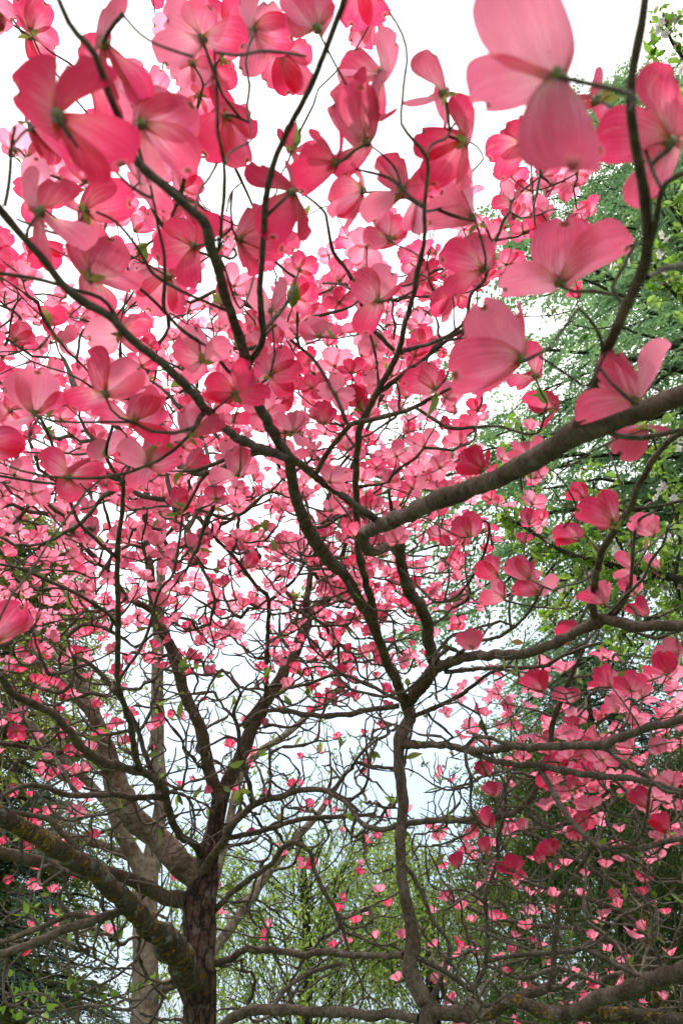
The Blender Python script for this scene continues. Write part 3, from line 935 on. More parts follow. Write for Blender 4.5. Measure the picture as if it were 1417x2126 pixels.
#FLOWERS  tile offset, centre, full bract length, tips (x, y, seen width) in tile pixels (2.983 per photo pixel)
TILE = {'A': (0, 0), 'B': (471, 0), 'C': (942, 0), 'D': (0, 475), 'E': (471, 475), 'F': (942, 475), 'G': (942, 900), 'H': (942, 1375), 'Z': (0, 700)}
FLOW = [
 ('A', 365, 720, 570, [(-60, 400, 420), (310, 150, 290), (640, 880, 340), (270, 860, 200)]),
 ('A', 880, 770, 420, [(815, 410, 280), (1200, 545, 310), (1120, 1000, 270), (700, 960, 250)]),
 ('A', 650, 270, 440, [(520, -130, 270), (800, 190, 130), (730, 440, 150), (420, 230, 200)]),
 ('A', 1250, 240, 330, [(945, 90, 260), (985, 370, 210), (1290, -70, 250), (1520, 200, 200)]),
 ('A', 1400, 720, 310, [(1210, 920, 270), (1215, 590, 220), (1590, 560, 230), (1560, 920, 200)]),
 ('A', 250, 1310, 410, [(215, 930, 270), (-30, 1080, 260), (330, 1460, 160), (20, 1440, 150)]),
 ('A', 530, 1300, 330, [(490, 1005, 215), (820, 1225, 250), (280, 1200, 160), (390, 1460, 210)]),
 ('A', 200, 790, 300, [(430, 990, 150), (130, 900, 160), (60, 700, 150), (330, 700, 150)]),
 ('A', 880, 1110, 260, [(680, 950, 130), (760, 890, 110), (1010, 1000, 160), (960, 1290, 150)]),
 ('A', 760, 440, 190, [(870, 330, 150), (680, 330, 120), (650, 520, 120), (860, 560, 120)]),
 ('A', 600, 480, 330, [(430, 200, 230), (570, 740, 180), (800, 480, 150)]),
 ('A', -130, 0, 210, [(65, 70, 180), (-100, 190, 150)]),
 ('A', 1140, 1085, 115, [(1040, 1040, 80), (1190, 1130, 70), (1200, 1020, 70), (1060, 1180, 90)]),
 ('A', 1150, 1240, 200, [(1000, 1190, 140), (1180, 1400, 120), (1300, 1280, 130)]),
 ('A', 920, 1375, 105, [(830, 1300, 70), (1010, 1340, 70), (935, 1290, 60), (850, 1390, 60)]),
 ('A', 190, 230, 200, [(190, 330, 130), (60, 270, 130), (240, 80, 130)]),
 ('A', 1300, 470, 230, [(1230, 430, 150), (1310, 600, 120), (1440, 330, 150)]),
 ('B', 165, 185, 270, [(425, 190, 235), (245, -80, 200), (40, 330, 170), (20, -60, 180)]),
 ('B', 340, 330, 240, [(180, 420, 200), (370, 540, 190), (560, 440, 170), (500, 180, 150)]),
 ('B', 560, 180, 350, [(430, -150, 320), (330, 30, 140), (700, -100, 220)]),
 ('B', 820, -110, 250, [(1020, 40, 160), (740, 90, 200), (960, -220, 150)]),
 ('B', 900, 95, 200, [(735, 190, 130), (930, 190, 90), (1010, 20, 90), (750, 30, 110)]),
 ('B', 950, 460, 325, [(800, 190, 175), (1080, 165, 190), (1050, 530, 70), (730, 440, 120)]),
 ('B', 860, 880, 335, [(862, 560, 235, -1), (585, 560, 260), (990, 650, 110), (745, 1020, 190)]),
 ('B', 850, 740, 330, [(845, 410, 110), (740, 440, 90), (980, 640, 80)]),
 ('B', 670, 1010, 330, [(515, 775, 190), (435, 1140, 190), (620, 740, 45), (720, 830, 90)]),
 ('B', 400, 1190, 350, [(215, 880, 210), (410, 990, 110), (270, 1430, 250), (530, 1230, 90)]),
 ('B', 400, 930, 200, [(340, 750, 110), (500, 880, 90), (440, 1060, 80), (280, 830, 80)]),
 ('B', 840, 1180, 275, [(610, 1200, 250), (885, 970, 120), (840, 1280, 40), (700, 1320, 110)]),
 ('B', 1085, 1170, 325, [(1130, 875, 200), (895, 1000, 170), (1340, 1120, 220), (930, 1300, 160)]),
 ('B', 1180, 1200, 280, [(1240, 1340, 160), (1100, 1330, 110), (1330, 1250, 150)]),
 ('B', 1010, 1480, 240, [(1060, 1255, 200), (865, 1300, 140), (855, 1500, 170), (1145, 1450, 180)]),
 ('B', 1340, 580, 345, [(1310, 245, 170), (1200, 540, 90), (1460, 560, 60)]),
 ('B', 1460, 880, 340, [(1200, 680, 220), (1620, 570, 230), (1330, 1110, 250), (1600, 980, 90)]),
 ('B', 1520, 1350, 315, [(1310, 1130, 220), (1225, 1370, 200), (1560, 1070, 70)]),
 ('B', 75, 1485, 290, [(115, 1200, 160), (365, 1530, 230), (250, 1330, 160), (60, 1610, 130)]),
 ('B', 240, 1440, 240, [(390, 1400, 170), (200, 1290, 170), (410, 1560, 150)]),
 ('C', 640, 480, 680, [(240, 480, 400), (430, -190, 520, -1), (835, 265, 270), (725, 985, 370, -0.6)]),
 ('C', 880, 620, 400, [(960, 420, 200), (900, 330, 170), (720, 560, 150)]),
 ('C', 1340, 880, 480, [(1240, 480, 330), (940, 820, 320), (1510, 300, 320), (1460, 1150, 290)]),
 ('C', 420, 890, 235, [(300, 705, 210), (230, 935, 160), (350, 1085, 140), (530, 730, 120)]),
 ('C', 745, 1130, 110, [(690, 1180, 80), (700, 1240, 70), (800, 1080, 80), (720, 1040, 80)]),
 ('C', 350, 1250, 130, [(240, 1270, 90), (385, 1100, 80), (430, 1200, 60)]),
 ('C', 470, 1180, 120, [(410, 1080, 80), (540, 1100, 80), (450, 1290, 70)]),
 ('C', 560, 1300, 90, [(510, 1230, 60), (620, 1260, 60), (560, 1370, 50)]),
 ('D', 570, 300, 335, [(260, 40, 240), (670, -20, 265), (460, 480, 240), (760, 340, 120)]),
 ('D', 740, 650, 255, [(490, 660, 235), (905, 590, 150), (780, 760, 120), (690, 470, 110)]),
 ('D', 655, 1020, 295, [(435, 765, 205), (875, 855, 230), (405, 1120, 170), (860, 1000, 120)]),
 ('D', 215, 1140, 275, [(268, 880, 250, -0.5), (-50, 990, 160), (70, 1225, 110), (350, 1080, 110)]),
 ('D', 830, 1190, 275, [(840, 930, 200), (1030, 1090, 210), (540, 1180, 160), (930, 1360, 160)]),
 ('D', 1180, 1270, 255, [(1070, 1070, 180), (1300, 1090, 180), (1000, 1330, 120), (1380, 1250, 120)]),
 ('D', 1200, 110, 290, [(920, 160, 230), (1110, -150, 200), (1380, -60, 180), (1200, 290, 170)]),
 ('D', 1250, 810, 255, [(1010, 740, 210), (1230, 560, 160), (1430, 720, 150), (1180, 930, 150)]),
 ('D', 1455, 1015, 250, [(1230, 980, 190), (1570, 820, 150), (1290, 1090, 110), (1640, 1090, 150)]),
 ('D', 1040, 300, 250, [(890, 520, 240), (780, 220, 190), (1150, 420, 140), (1100, 120, 150)]),
 ('D', 250, 100, 170, [(130, 20, 130), (370, 40, 110), (300, 240, 130), (130, 200, 120)]),
 ('D', 380, 700, 150, [(360, 580, 110), (480, 640, 100), (280, 670, 90), (340, 760, 80)]),
 ('D', 300, 580, 150, [(250, 470, 120), (420, 520, 110), (210, 620, 110)]),
 ('D', 90, 340, 140, [(40, 180, 100), (160, 330, 90), (120, 440, 90), (10, 260, 100)]),
 ('D', -80, 1330, 240, [(80, 1290, 210), (40, 1400, 110)]),
 ('Z', 615, 525, 165, [(605, 370, 120), (455, 490, 120), (760, 510, 120), (560, 640, 110)]),
 ('Z', 285, 580, 165, [(350, 470, 110), (130, 505, 110), (220, 690, 120), (405, 610, 95)]),
 ('Z', 770, 550, 120, [(870, 530, 70), (680, 590, 60), (780, 440, 60)]),
 ('Z', 985, 570, 135, [(935, 445, 100), (1045, 475, 80), (870, 610, 55)]),
 ('Z', 1215, 390, 115, [(1200, 290, 90), (1120, 340, 60), (1295, 340, 60), (1220, 460, 60)]),
 ('Z', 435, 480, 125, [(325, 450, 110), (520, 430, 80)]),
 ('Z', -20, 1260, 190, [(90, 1130, 140), (-10, 1110, 130)]),
 ('Z', 970, 225, 150, [(820, 210, 120), (960, 80, 110), (860, 280, 90), (1080, 160, 100)]),
 ('Z', 1130, 150, 125, [(1245, 170, 110), (1160, 20, 95), (1020, 110, 100), (1170, 260, 90)]),
 ('Z', 60, 570, 90, [(20, 500, 60), (130, 560, 60), (60, 640, 60)]),
 ('E', 935, 445, 255, [(745, 275, 205), (1065, 215, 180), (890, 650, 180), (1070, 360, 50)]),
 ('E', 570, 665, 195, [(470, 530, 175), (640, 515, 160), (700, 640, 80), (440, 640, 90)]),
 ('E', 275, 505, 210, [(70, 390, 155), (290, 275, 75), (390, 420, 110), (290, 590, 90)]),
 ('E', 270, 900, 205, [(325, 695, 145), (470, 920, 155), (150, 790, 140), (180, 1010, 110)]),
 ('E', 410, 1000, 130, [(300, 1085, 70), (420, 1070, 40), (470, 920, 60)]),
 ('E', 510, 810, 115, [(410, 805, 90), (560, 730, 80), (500, 900, 70)]),
 ('E', 640, 375, 115, [(640, 255, 95), (640, 490, 110), (560, 400, 60)]),
 ('E', 415, 1245, 145, [(395, 1110, 120), (525, 1170, 90), (310, 1260, 80)]),
 ('E', 1285, 995, 215, [(1070, 950, 165), (1255, 785, 155), (1415, 920, 150)]),
 ('E', 810, 1090, 140, [(715, 970, 130), (890, 1000, 100), (820, 960, 90)]),
 ('E', 640, 1010, 145, [(520, 960, 110), (590, 865, 100), (760, 950, 80), (540, 1070, 80)]),
 ('E', 930, 830, 110, [(850, 770, 80), (990, 760, 80), (1030, 870, 70), (850, 890, 60)]),
 ('E', 815, 630, 110, [(750, 560, 80), (890, 580, 80), (710, 620, 60), (840, 700, 60)]),
 ('E', 40, 1195, 120, [(20, 1110, 80), (160, 1200, 80), (-60, 1160, 80)]),
 ('E', 725, 90, 80, [(680, 20, 60), (650, 120, 60), (770, 20, 50), (780, 130, 50)]),
 ('E', 800, 110, 75, [(770, 50, 55), (850, 80, 50), (820, 170, 50)]),
 ('E', 430, 210, 90, [(390, 150, 70), (370, 250, 50), (500, 190, 60), (450, 150, 60)]),
 ('E', 1290, 150, 85, [(1220, 120, 60), (1340, 100, 60), (1300, 230, 50), (1250, 80, 60)]),
 ('E', 1250, 255, 80, [(1210, 330, 60), (1290, 320, 50), (1220, 200, 50)]),
 ('E', 505, 400, 80, [(450, 340, 60), (560, 340, 60), (540, 450, 50), (430, 430, 50)]),
 ('E', 1160, 630, 90, [(1190, 540, 60), (1110, 590, 60), (1200, 680, 60)]),
 ('F', 180, 250, 295, [(180, -30, 210), (-100, 190, 200), (30, 390, 120), (300, 130, 100)]),
 ('F', -20, 395, 215, [(-170, 390, 170), (-60, 500, 70), (60, 480, 60)]),
 ('F', 650, 330, 385, [(610, 10, 370, -1), (860, -20, 290), (1095, 150, 230, -0.5), (310, 380, 220)]),
 ('F', 410, 810, 430, [(190, 440, 320, -0.6), (0, 985, 300, -0.6), (560, 490, 40), (330, 1010, 150)]),
 ('F', 500, 910, 225, [(610, 690, 155), (420, 970, 110), (600, 850, 60)]),
 ('F', 610, 1110, 200, [(695, 980, 150), (535, 990, 160), (420, 1085, 75), (680, 1200, 120)]),
 ('F', 1120, 1070, 380, [(1090, 700, 230), (1405, 745, 130), (820, 1190, 180), (950, 900, 150)]),
 ('F', 1180, 1230, 230, [(1030, 1410, 210), (1340, 1180, 100), (1200, 1390, 100), (1080, 1180, 80)]),
 ('G', 180, 225, 195, [(10, 165, 150), (180, 55, 105), (280, 150, 65), (60, 290, 85)]),
 ('G', 460, 150, 150, [(455, 30, 135), (580, 45, 75), (350, 85, 50), (340, 160, 60)]),
 ('G', 985, 555, 235, [(760, 490, 155), (1010, 335, 130), (900, 360, 110), (1070, 500, 60)]),
 ('G', 775, 660, 165, [(610, 650, 95), (715, 545, 135), (690, 725, 40)]),
 ('G', 800, 400, 120, [(715, 330, 80), (790, 290, 90), (840, 300, 60), (700, 400, 60)]),
 ('G', 95, 635, 165, [(165, 480, 140), (-10, 530, 130), (0, 670, 60)]),
 ('G', 270, 880, 150, [(265, 735, 75), (120, 860, 115), (310, 800, 50)]),
 ('G', 465, 895, 165, [(435, 740, 80), (310, 820, 125), (535, 805, 65)]),
 ('G', 310, 1020, 150, [(160, 1060, 100), (300, 885, 85), (350, 930, 60)]),
 ('G', 525, 990, 165, [(690, 935, 110), (360, 990, 100), (540, 870, 70), (450, 900, 70)]),
 ('G', 1240, 620, 160, [(1090, 550, 130), (1250, 480, 105), (1340, 560, 55)]),
 ('G', 930, 1060, 150, [(765, 1060, 45), (970, 910, 85), (880, 940, 80)]),
 ('G', 1190, 1130, 140, [(1200, 1000, 80), (1060, 1110, 60), (1250, 1110, 70)]),
 ('G', 1120, 990, 135, [(1140, 870, 80), (1210, 990, 60), (1030, 960, 80)]),
 ('G', 1100, 840, 140, [(1000, 780, 80), (1170, 760, 70), (1050, 930, 70)]),
 ('G', 1260, 830, 110, [(1300, 770, 60), (1200, 790, 60)]),
 ('G', 750, 1230, 125, [(690, 1150, 80), (800, 1170, 80), (630, 1260, 60), (690, 1330, 60)]),
 ('G', 110, 1330, 135, [(135, 1205, 105), (0, 1290, 85), (215, 1260, 85)]),
 ('G', 1380, 1370, 135, [(1240, 1390, 120), (1390, 1260, 100), (1470, 1320, 90)]),
 ('G', 520, 310, 70, [(450, 320, 40), (520, 260, 40), (555, 290, 40)]),
 ('G', 480, 490, 60, [(435, 490, 40), (500, 460, 40)]),
 ('G', 490, 420, 60, [(450, 430, 40), (520, 390, 40)]),
 ('H', 550, 180, 145, [(520, 40, 105), (630, 90, 75), (400, 150, 75)]),
 ('H', 970, 150, 145, [(985, 10, 65), (870, 100, 95), (840, 185, 45)]),
 ('H', 1095, 180, 135, [(1110, 50, 135, -1), (980, 150, 85), (1160, 110, 60)]),
 ('H', 1310, 75, 140, [(1310, -70, 150), (1190, 90, 40), (1380, -20, 60)]),
 ('H', 1160, 225, 115, [(1050, 220, 55), (1160, 180, 40), (1260, 180, 50)]),
 ('H', 1010, 300, 110, [(975, 210, 95), (920, 335, 50), (1090, 310, 65)]),
 ('H', 750, 240, 105, [(740, 160, 95), (610, 240, 75), (790, 200, 60)]),
 ('H', 240, 830, 95, [(215, 750, 75), (305, 770, 60), (170, 820, 40)]),
 ('H', 200, 690, 100, [(130, 660, 70), (260, 640, 70), (200, 620, 70)]),
 ('H', 1200, 900, 140, [(1125, 800, 110), (1245, 820, 70), (1090, 890, 60)]),
 ('H', 1320, 1050, 125, [(1215, 1000, 85), (1370, 960, 65), (1230, 1050, 50)]),
 ('H', 770, 1100, 95, [(705, 1050, 60), (800, 1020, 60), (860, 1030, 50)]),
 ('H', 610, 1190, 100, [(530, 1140, 60), (640, 1110, 60), (680, 1140, 60), (510, 1180, 50)]),
 ('H', 370, 1290, 100, [(325, 1210, 70), (445, 1235, 70), (410, 1370, 70), (265, 1315, 70)]),
 ('H', 30, 1270, 90, [(0, 1200, 60), (70, 1190, 50), (-40, 1230, 60)]),
 ('H', 540, 1240, 80, [(500, 1210, 60), (560, 1190, 60)]),
 ('H', 130, 1070, 70, [(100, 1040, 50), (150, 1025, 50), (170, 1050, 40)]),
 ('H', 200, 1180, 100, [(140, 1150, 60), (230, 1100, 60), (250, 1150, 60)]),
 ('H', 210, 1020, 100, [(170, 960, 80), (250, 950, 80), (230, 900, 70)]),
 ('H', 430, 1030, 80, [(400, 1000, 60), (460, 990, 60)]),
]
#BUILD
def inside(poly, n, rg):
    xs = [p[0] for p in poly]; ys = [p[1] for p in poly]
    res = []
    while len(res) < n:
        x, y = rg.uniform(min(xs), max(xs)), rg.uniform(min(ys), max(ys))
        c = False
        for i in range(len(poly)):
            (x1, y1), (x2, y2) = poly[i], poly[i - 1]
            if (y1 > y) != (y2 > y) and x < (x2 - x1) * (y - y1) / (y2 - y1) + x1:
                c = not c
        if c:
            res.append((x, y))
    return res


def rect(a, b, c, d):
    return [(a, b), (c, b), (c, d), (a, d)]


def field(poly, n, d0, d1, rg, tilt=0.35, scale=1.0, sep=0.045, openness=None, pale=0.75, layer=None):
    fl, pts = [], np.zeros((0, 3))
    tries = 0
    while len(fl) < n and tries < n * 6:
        tries += 1
        (x, y), = inside(poly, 1, rg)
        d = 1 / rg.uniform(1 / d1, 1 / d0)
        y += 45 * rg.normal()
        if layer:                                             # blossoms sit in one sheet on top of the crown
            d = layer * (1 + 0.13 * rg.normal() + 0.06 * math.sin(x * 0.013) + 0.05 * math.sin(y * 0.021)) / max(0.3, P(x, y, 1.0)[2] - CAM_Z)
        c = P(x, y, d)
        if len(pts) and np.min(np.sum((pts - c) ** 2, 1)) < sep ** 2:
            continue
        pts = np.vstack([pts, c])
        ax = nrm(ZUP + tilt * rg.normal(size=3) + 0.15 * (c - CAMP) / d)
        fl.append(random_flower(c, ax, int(rg.integers(1 << 30)), scale * rg.uniform(0.85, 1.08), openness, pale))
    return fl


S = 475.0 / 1417.0
traced = []
for tile, x, y, L, tips in FLOW:
    ox, oy = TILE[tile]
    k = 0.5011 if tile == 'Z' else S
    traced.append((tile, traced_flower((ox + x * k, oy + y * k), L * k, [(ox + t[0] * k, oy + t[1] * k, t[2] * k) + tuple(t[3:]) for t in tips])))

# the tree whose limbs arch over the camera
rgc = np.random.default_rng(5)
centre = Dogwood("pink dogwood with slim dark trunk right of centre, its limbs and largest blossoms arching overhead", CENTRE, 21, 0.00125, True)
fc = [f for t, f in traced]
fc += field(rect(-40, -40, 480, 470), 22, 0.8, 1.25, rgc)
fc += field(rect(-40, 460, 560, 900), 60, 1.1, 1.9, rgc)
fc += field(rect(480, 480, 1000, 960), 90, 1.2, 2.1, rgc)
fc += field(rect(1040, 350, 1230, 520), 26, 1.5, 1.9, rgc, 0.6)
fc += field(rect(-40, 880, 480, 1010), 20, 1.3, 2.0, rgc)
fc += field(rect(700, 900, 980, 1120), 25, 1.6, 2.4, rgc)
fc += field(rect(1160, 1380, 1440, 1640), 36, 1.6, 2.3, rgc, 0.45, pale=0.45)
fc += field(rect(1130, 1560, 1260, 1700), 22, 1.7, 2.2, rgc, 0.4, openness=0.45)
fc += field(rect(900, 900, 1130, 1120), 34, 1.9, 2.7, rgc, 0.5)
fc += field(rect(860, 1120, 1040, 1300), 16, 2.3, 3.0, rgc, 0.5)
fc += field(rect(860, 460, 1060, 640), 18, 1.3, 1.9, rgc, 0.5)
tg = [(f.c - f.axis * 0.004, f.axis) for f in fc]
for poly, n, a, b in [(rect(850, 1350, 1440, 1700), 190, 1.7, 2.8), (rect(850, 1700, 1440, 2150), 230, 1.7, 2.8),
                      (rect(900, 1150, 1250, 1350), 40, 1.6, 2.4), (rect(480, 1100, 900, 1500), 90, 1.9, 3.0),
                      (rect(1200, 1050, 1440, 1300), 14, 1.2, 1.6), (rect(0, 600, 600, 1000), 30, 1.2, 1.9)]:
    tg += [(P(x, y, 1 / rgc.uniform(1 / b, 1 / a)), None, 1.7) for x, y in inside(poly, n, rgc)]
centre.grow(tg)
centre.flowers(fc)
centre.leaves(170, 0.036, lambda x, y, d, r: -20 < x < 1440 and 0 < y < 2126 and d > 0.55 and (r.random() < 0.5 or y > 700))

# the rough trunked tree on the left
rgl = np.random.default_rng(6)
left = Dogwood("pink dogwood with a thick, rough, forking brown trunk at the lower left", LEFT, 22, 0.0023)
fl = []
fl += field([(-60, 930), (760, 940), (860, 1180), (700, 1270), (380, 1300), (-60, 1290)], 620, 1.9, 3.6, rgl, 0.4, pale=0.4, layer=1.5)  # low pale value: bleaching by bright sky painted into the far blossoms
fl += field(rect(-40, 560, 480, 960), 200, 2.2, 3.2, rgl, 0.4, pale=0.5, layer=2.1)
fl += field(rect(470, 560, 960, 1000), 180, 2.4, 3.6, rgl, 0.4, pale=0.5, layer=2.25)
fl += field(rect(720, 940, 1000, 1260), 130, 2.8, 4.0, rgl, 0.4, layer=1.95)
fl += field([(650, 1180), (950, 1180), (850, 1420), (640, 1420)], 130, 2.8, 4.2, rgl, 0.4)
fl += field(rect(-40, 1250, 700, 1420), 130, 2.8, 4.4, rgl, 0.4, openness=0.5)
fl += field(rect(-40, 1310, 280, 1600), 60, 2.6, 3.6, rgl, 0.4, openness=0.5)
fl += field(rect(220, 1430, 860, 1640), 42, 3.2, 4.8, rgl, 0.4, openness=0.4)
fl += field(rect(0, 1590, 200, 1780), 22, 2.8, 3.6, rgl, 0.4, openness=0.4)
fl += field(rect(320, 1640, 860, 1990), 30, 3.2, 4.8, rgl, 0.4, openness=0.4)
fl += field(rect(40, 1880, 240, 1980), 9, 2.8, 3.4, rgl, 0.4, openness=0.4)
fl += field(rect(640, 1780, 850, 1960), 12, 2.8, 3.6, rgl, 0.4, openness=0.4)
tg = [(f.c - f.axis * 0.004, f.axis) for f in fl]
for poly, n, a, b in [(rect(0, 1250, 420, 1750), 420, 2.3, 3.6), (rect(400, 1250, 860, 1760), 560, 2.7, 4.2),
                      (rect(-20, 1750, 380, 2126), 170, 2.2, 3.6), (rect(450, 1750, 860, 2126), 110, 2.6, 4.0), (rect(0, 1000, 760, 1300), 200, 2.4, 3.6)]:
    tg += [(P(x, y, 1 / rgl.uniform(1 / b, 1 / a)), None, 1.25) for x, y in inside(poly, n, rgl)]
left.grow(tg)
left.flowers(fl)
left.leaves(240, 0.058, lambda x, y, d, r: -20 < x < 900 and 900 < y < 1900)

# the smaller mossy one low on the right
rgr = np.random.default_rng(7)
right = Dogwood("pink dogwood with a thin grey mossy stem before the dark hedge at the lower right", RIGHT, 23, 0.0017)
fr = []
fr += field([(890, 1640), (1450, 1600), (1450, 2150), (930, 2150), (880, 1900)], 140, 2.5, 3.6, rgr, 0.4, openness=0.5, pale=0.4)
fr += field([(960, 1470), (1160, 1420), (1180, 1570), (900, 1580)], 60, 2.8, 3.4, rgr, 0.4, openness=0.6, pale=0.4)
fr += field(rect(1150, 1480, 1440, 1700), 45, 2.5, 3.2, rgr, 0.4, openness=0.6, pale=0.4)
tg = [(f.c - f.axis * 0.004, f.axis) for f in fr]
tg += [(P(x, y, 1 / rgr.uniform(1 / 3.6, 1 / 2.3)), None, 1.0) for x, y in inside(rect(870, 1560, 1450, 2150), 460, rgr)]
right.grow(tg)
right.flowers(fr)
right.leaves(110, 0.034, lambda x, y, d, r: 850 < x < 1440 and 1500 < y < 2126)

#BACKGROUND
def leafcards(mb, base, dirn, L, w, rg, nvec=None, tint=None):
    """many leaf-shaped folded faces at once; base, dirn (n,3)"""
    n = len(base)
    d = nrm(dirn)
    if nvec is None:
        nvec = rg.normal(size=(n, 3))
    s = nrm(np.cross(d, nvec))
    k = np.cross(s, d)
    L = np.broadcast_to(np.asarray(L, float), (n,))[:, None]
    w = np.broadcast_to(np.asarray(w, float), (n,))[:, None]
    v = np.stack([base, base + d * L * 0.45 + s * w / 2 + k * w * 0.15, base + d * L, base + d * L * 0.45 - s * w / 2 + k * w * 0.15], 1)
    f = np.arange(4 * n).reshape(n, 4)
    t = rg.random(n) if tint is None else np.broadcast_to(tint, (n,))
    mb.add(v.reshape(-1, 3), f, None, np.repeat(t, 4))


M_HEMLOCK = leaf_material("hemlock_needles", [(0, (0.10, 0.19, 0.09)), (0.6, (0.18, 0.31, 0.14)), (1, (0.29, 0.43, 0.14))], 0.55)
M_GREYFIR = leaf_material("grey_needles", [(0, (0.10, 0.15, 0.10)), (0.6, (0.16, 0.22, 0.15)), (1, (0.22, 0.27, 0.15))], 0.4)
M_YEW = leaf_material("dark_needles", [(0, (0.055, 0.10, 0.028)), (0.6, (0.13, 0.185, 0.05)), (0.9, (0.22, 0.26, 0.075)), (1, (0.28, 0.22, 0.08))], 0.45)
M_OLIVE = leaf_material("olive_needles", [(0, (0.16, 0.19, 0.04)), (0.7, (0.30, 0.32, 0.07)), (1, (0.40, 0.36, 0.10))], 0.55)
M_SPRUCE = leaf_material("blue_needles", [(0, (0.06, 0.12, 0.10)), (0.7, (0.12, 0.20, 0.15)), (1, (0.22, 0.30, 0.14))], 0.45)
M_SPRING = leaf_material("spring_leaf", [(0, (0.22, 0.34, 0.05)), (0.6, (0.33, 0.45, 0.08)), (1, (0.45, 0.52, 0.12))], 0.55)
M_APPLE = leaf_material("apple_leaf", [(0, (0.15, 0.28, 0.03)), (0.6, (0.26, 0.43, 0.06)), (1, (0.40, 0.52, 0.12))], 0.55)
M_APETAL = leaf_material("apple_petal", [(0, (0.80, 0.66, 0.70)), (1, (0.88, 0.80, 0.82))], 0.4)
M_ABUD = leaf_material("apple_bud", [(0, (0.45, 0.04, 0.14)), (1, (0.60, 0.12, 0.24))], 0.3)


def conifer(name, label, x, y, h, crown0, radius, mat, nbr, seed, droop=0.25, blen=0.5, nl=16, ll=0.05, lw=0.016, per=4.0, shape=1.0, cat='tree', group='conifers behind the dogwoods'):
    """trunk, limbs in whorls, side sprays of needles"""
    rg = np.random.default_rng(seed)
    root = thing(name, (x, y, 0), label, cat, group)
    org = np.array([x, y, 0.0])
    mb = MB()
    zt = np.linspace(-0.1, h, 24)
    tr = np.stack([0.05 * np.sin(zt * 0.9 + seed), 0.05 * np.cos(zt * 0.7), zt], 1)
    tube(mb, org + tr, np.interp(zt, [0, h], [0.018 * h + 0.03, 0.012]), 12, 0.04)
    mb.build('trunk', M_BARK_DARK, root, org)
    wood, need = MB(), MB()
    for i in range(nbr):
        z = crown0 + (h - crown0) * (rg.random() ** 1.15)
        fr = (z - crown0) / (h - crown0)
        R = radius * (1 - fr) ** shape * rg.uniform(0.65, 1.08) + 0.15
        an = rg.uniform(0, 2 * math.pi)
        out_ = np.array([math.cos(an), math.sin(an), 0])
        m = max(6, int(R / 0.25))
        t = np.linspace(0, 1, m)[:, None]
        wig = np.cumsum(rg.normal(size=(m, 3)), 0) * 0.04
        pts = org + [0, 0, z] + out_ * R * t + ZUP * R * (0.22 * t - (droop + 0.22) * t ** 2) + wig * t
        tube(wood, pts, np.linspace(0.012 + 0.008 * R, 0.004, m), 5)
        nb = max(5, int(R * per * 2))
        s = rg.random(nb) ** 0.75
        k = np.clip((s * (m - 1)).astype(int), 0, m - 2)
        bp = pts[k] + (pts[k + 1] - pts[k]) * (s * (m - 1) - k)[:, None]
        side = np.cross(out_, ZUP)
        sg = rg.choice([-1, 1], nb)
        bd = nrm(out_ * rg.uniform(0.3, 1.0, nb)[:, None] + side * (sg * rg.uniform(0.2, 1.0, nb))[:, None] + ZUP * rg.uniform(-0.55, 0.25, nb)[:, None])
        BL = blen * rg.uniform(0.5, 1.25, nb)
        q = np.linspace(0.05, 1, nl)
        b = (bp[:, None, :] + bd[:, None, :] * (BL[:, None] * q)[..., None] - ZUP * (BL[:, None] * 0.45 * q ** 2)[..., None])
        sd_ = nrm(np.cross(bd, ZUP))
        alt = np.where(np.arange(nl) % 2, 1.0, -1.0)
        dd = bd[:, None, :] * 0.75 + sd_[:, None, :] * alt[None, :, None] * 0.8 + rg.normal(size=(nb, nl, 3)) * 0.28 - ZUP * 0.2
        LL = (ll * rg.uniform(0.7, 1.4, (nb, nl)) * (1.1 - 0.55 * q)).ravel()
        leafcards(need, b.reshape(-1, 3), dd.reshape(-1, 3), LL, lw * rg.uniform(0.7, 1.3, nb * nl), rg, ZUP + rg.normal(size=(nb * nl, 3)) * 0.5,
                  np.repeat(np.clip(rg.normal(0.45, 0.25, nb), 0, 1), nl))
    wood.build('limbs', M_BARK_DARK, root, org)['kind'] = 'stuff'
    need.build('crown', mat, root, org, smooth=False)
    return root


conifer('hemlock_tree', "tall feathery green conifer rising behind the white-flowered tree at right", 7.2, 8.2, 21, 6.2, 7.4, M_HEMLOCK, 270, 31, 0.22, 0.75, 18, 0.125, 0.042, 5.0, 0.75)
conifer('fir_tree', "grey-green conifer far behind the dogwoods, left one of two", 5.0, 13.5, 8.3, 0.8, 2.7, M_GREYFIR, 300, 32, 0.12, 0.6, 14, 0.10, 0.04, 4.5, 0.4)
conifer('fir_tree', "grey-green conifer far behind the dogwoods, right one of two", 8.4, 14.5, 9.0, 0.8, 2.6, M_GREYFIR, 280, 33, 0.12, 0.6, 14, 0.10, 0.04, 4.5, 0.4)
conifer('olive_conifer', "olive-green conifer at the left edge behind the pale-barked tree", -4.7, 8.4, 7.4, 0.4, 2.6, M_OLIVE, 420, 34, 0.02, 0.42, 14, 0.09, 0.032, 8.5, 0.5)
conifer('spruce_tree', "dark blue-green spruce low at left behind the pale trunk", -3.6, 7.8, 3.7, 0.2, 2.5, M_SPRUCE, 190, 35, 0.12, 0.46, 18, 0.075, 0.018, 5.2, 0.65)


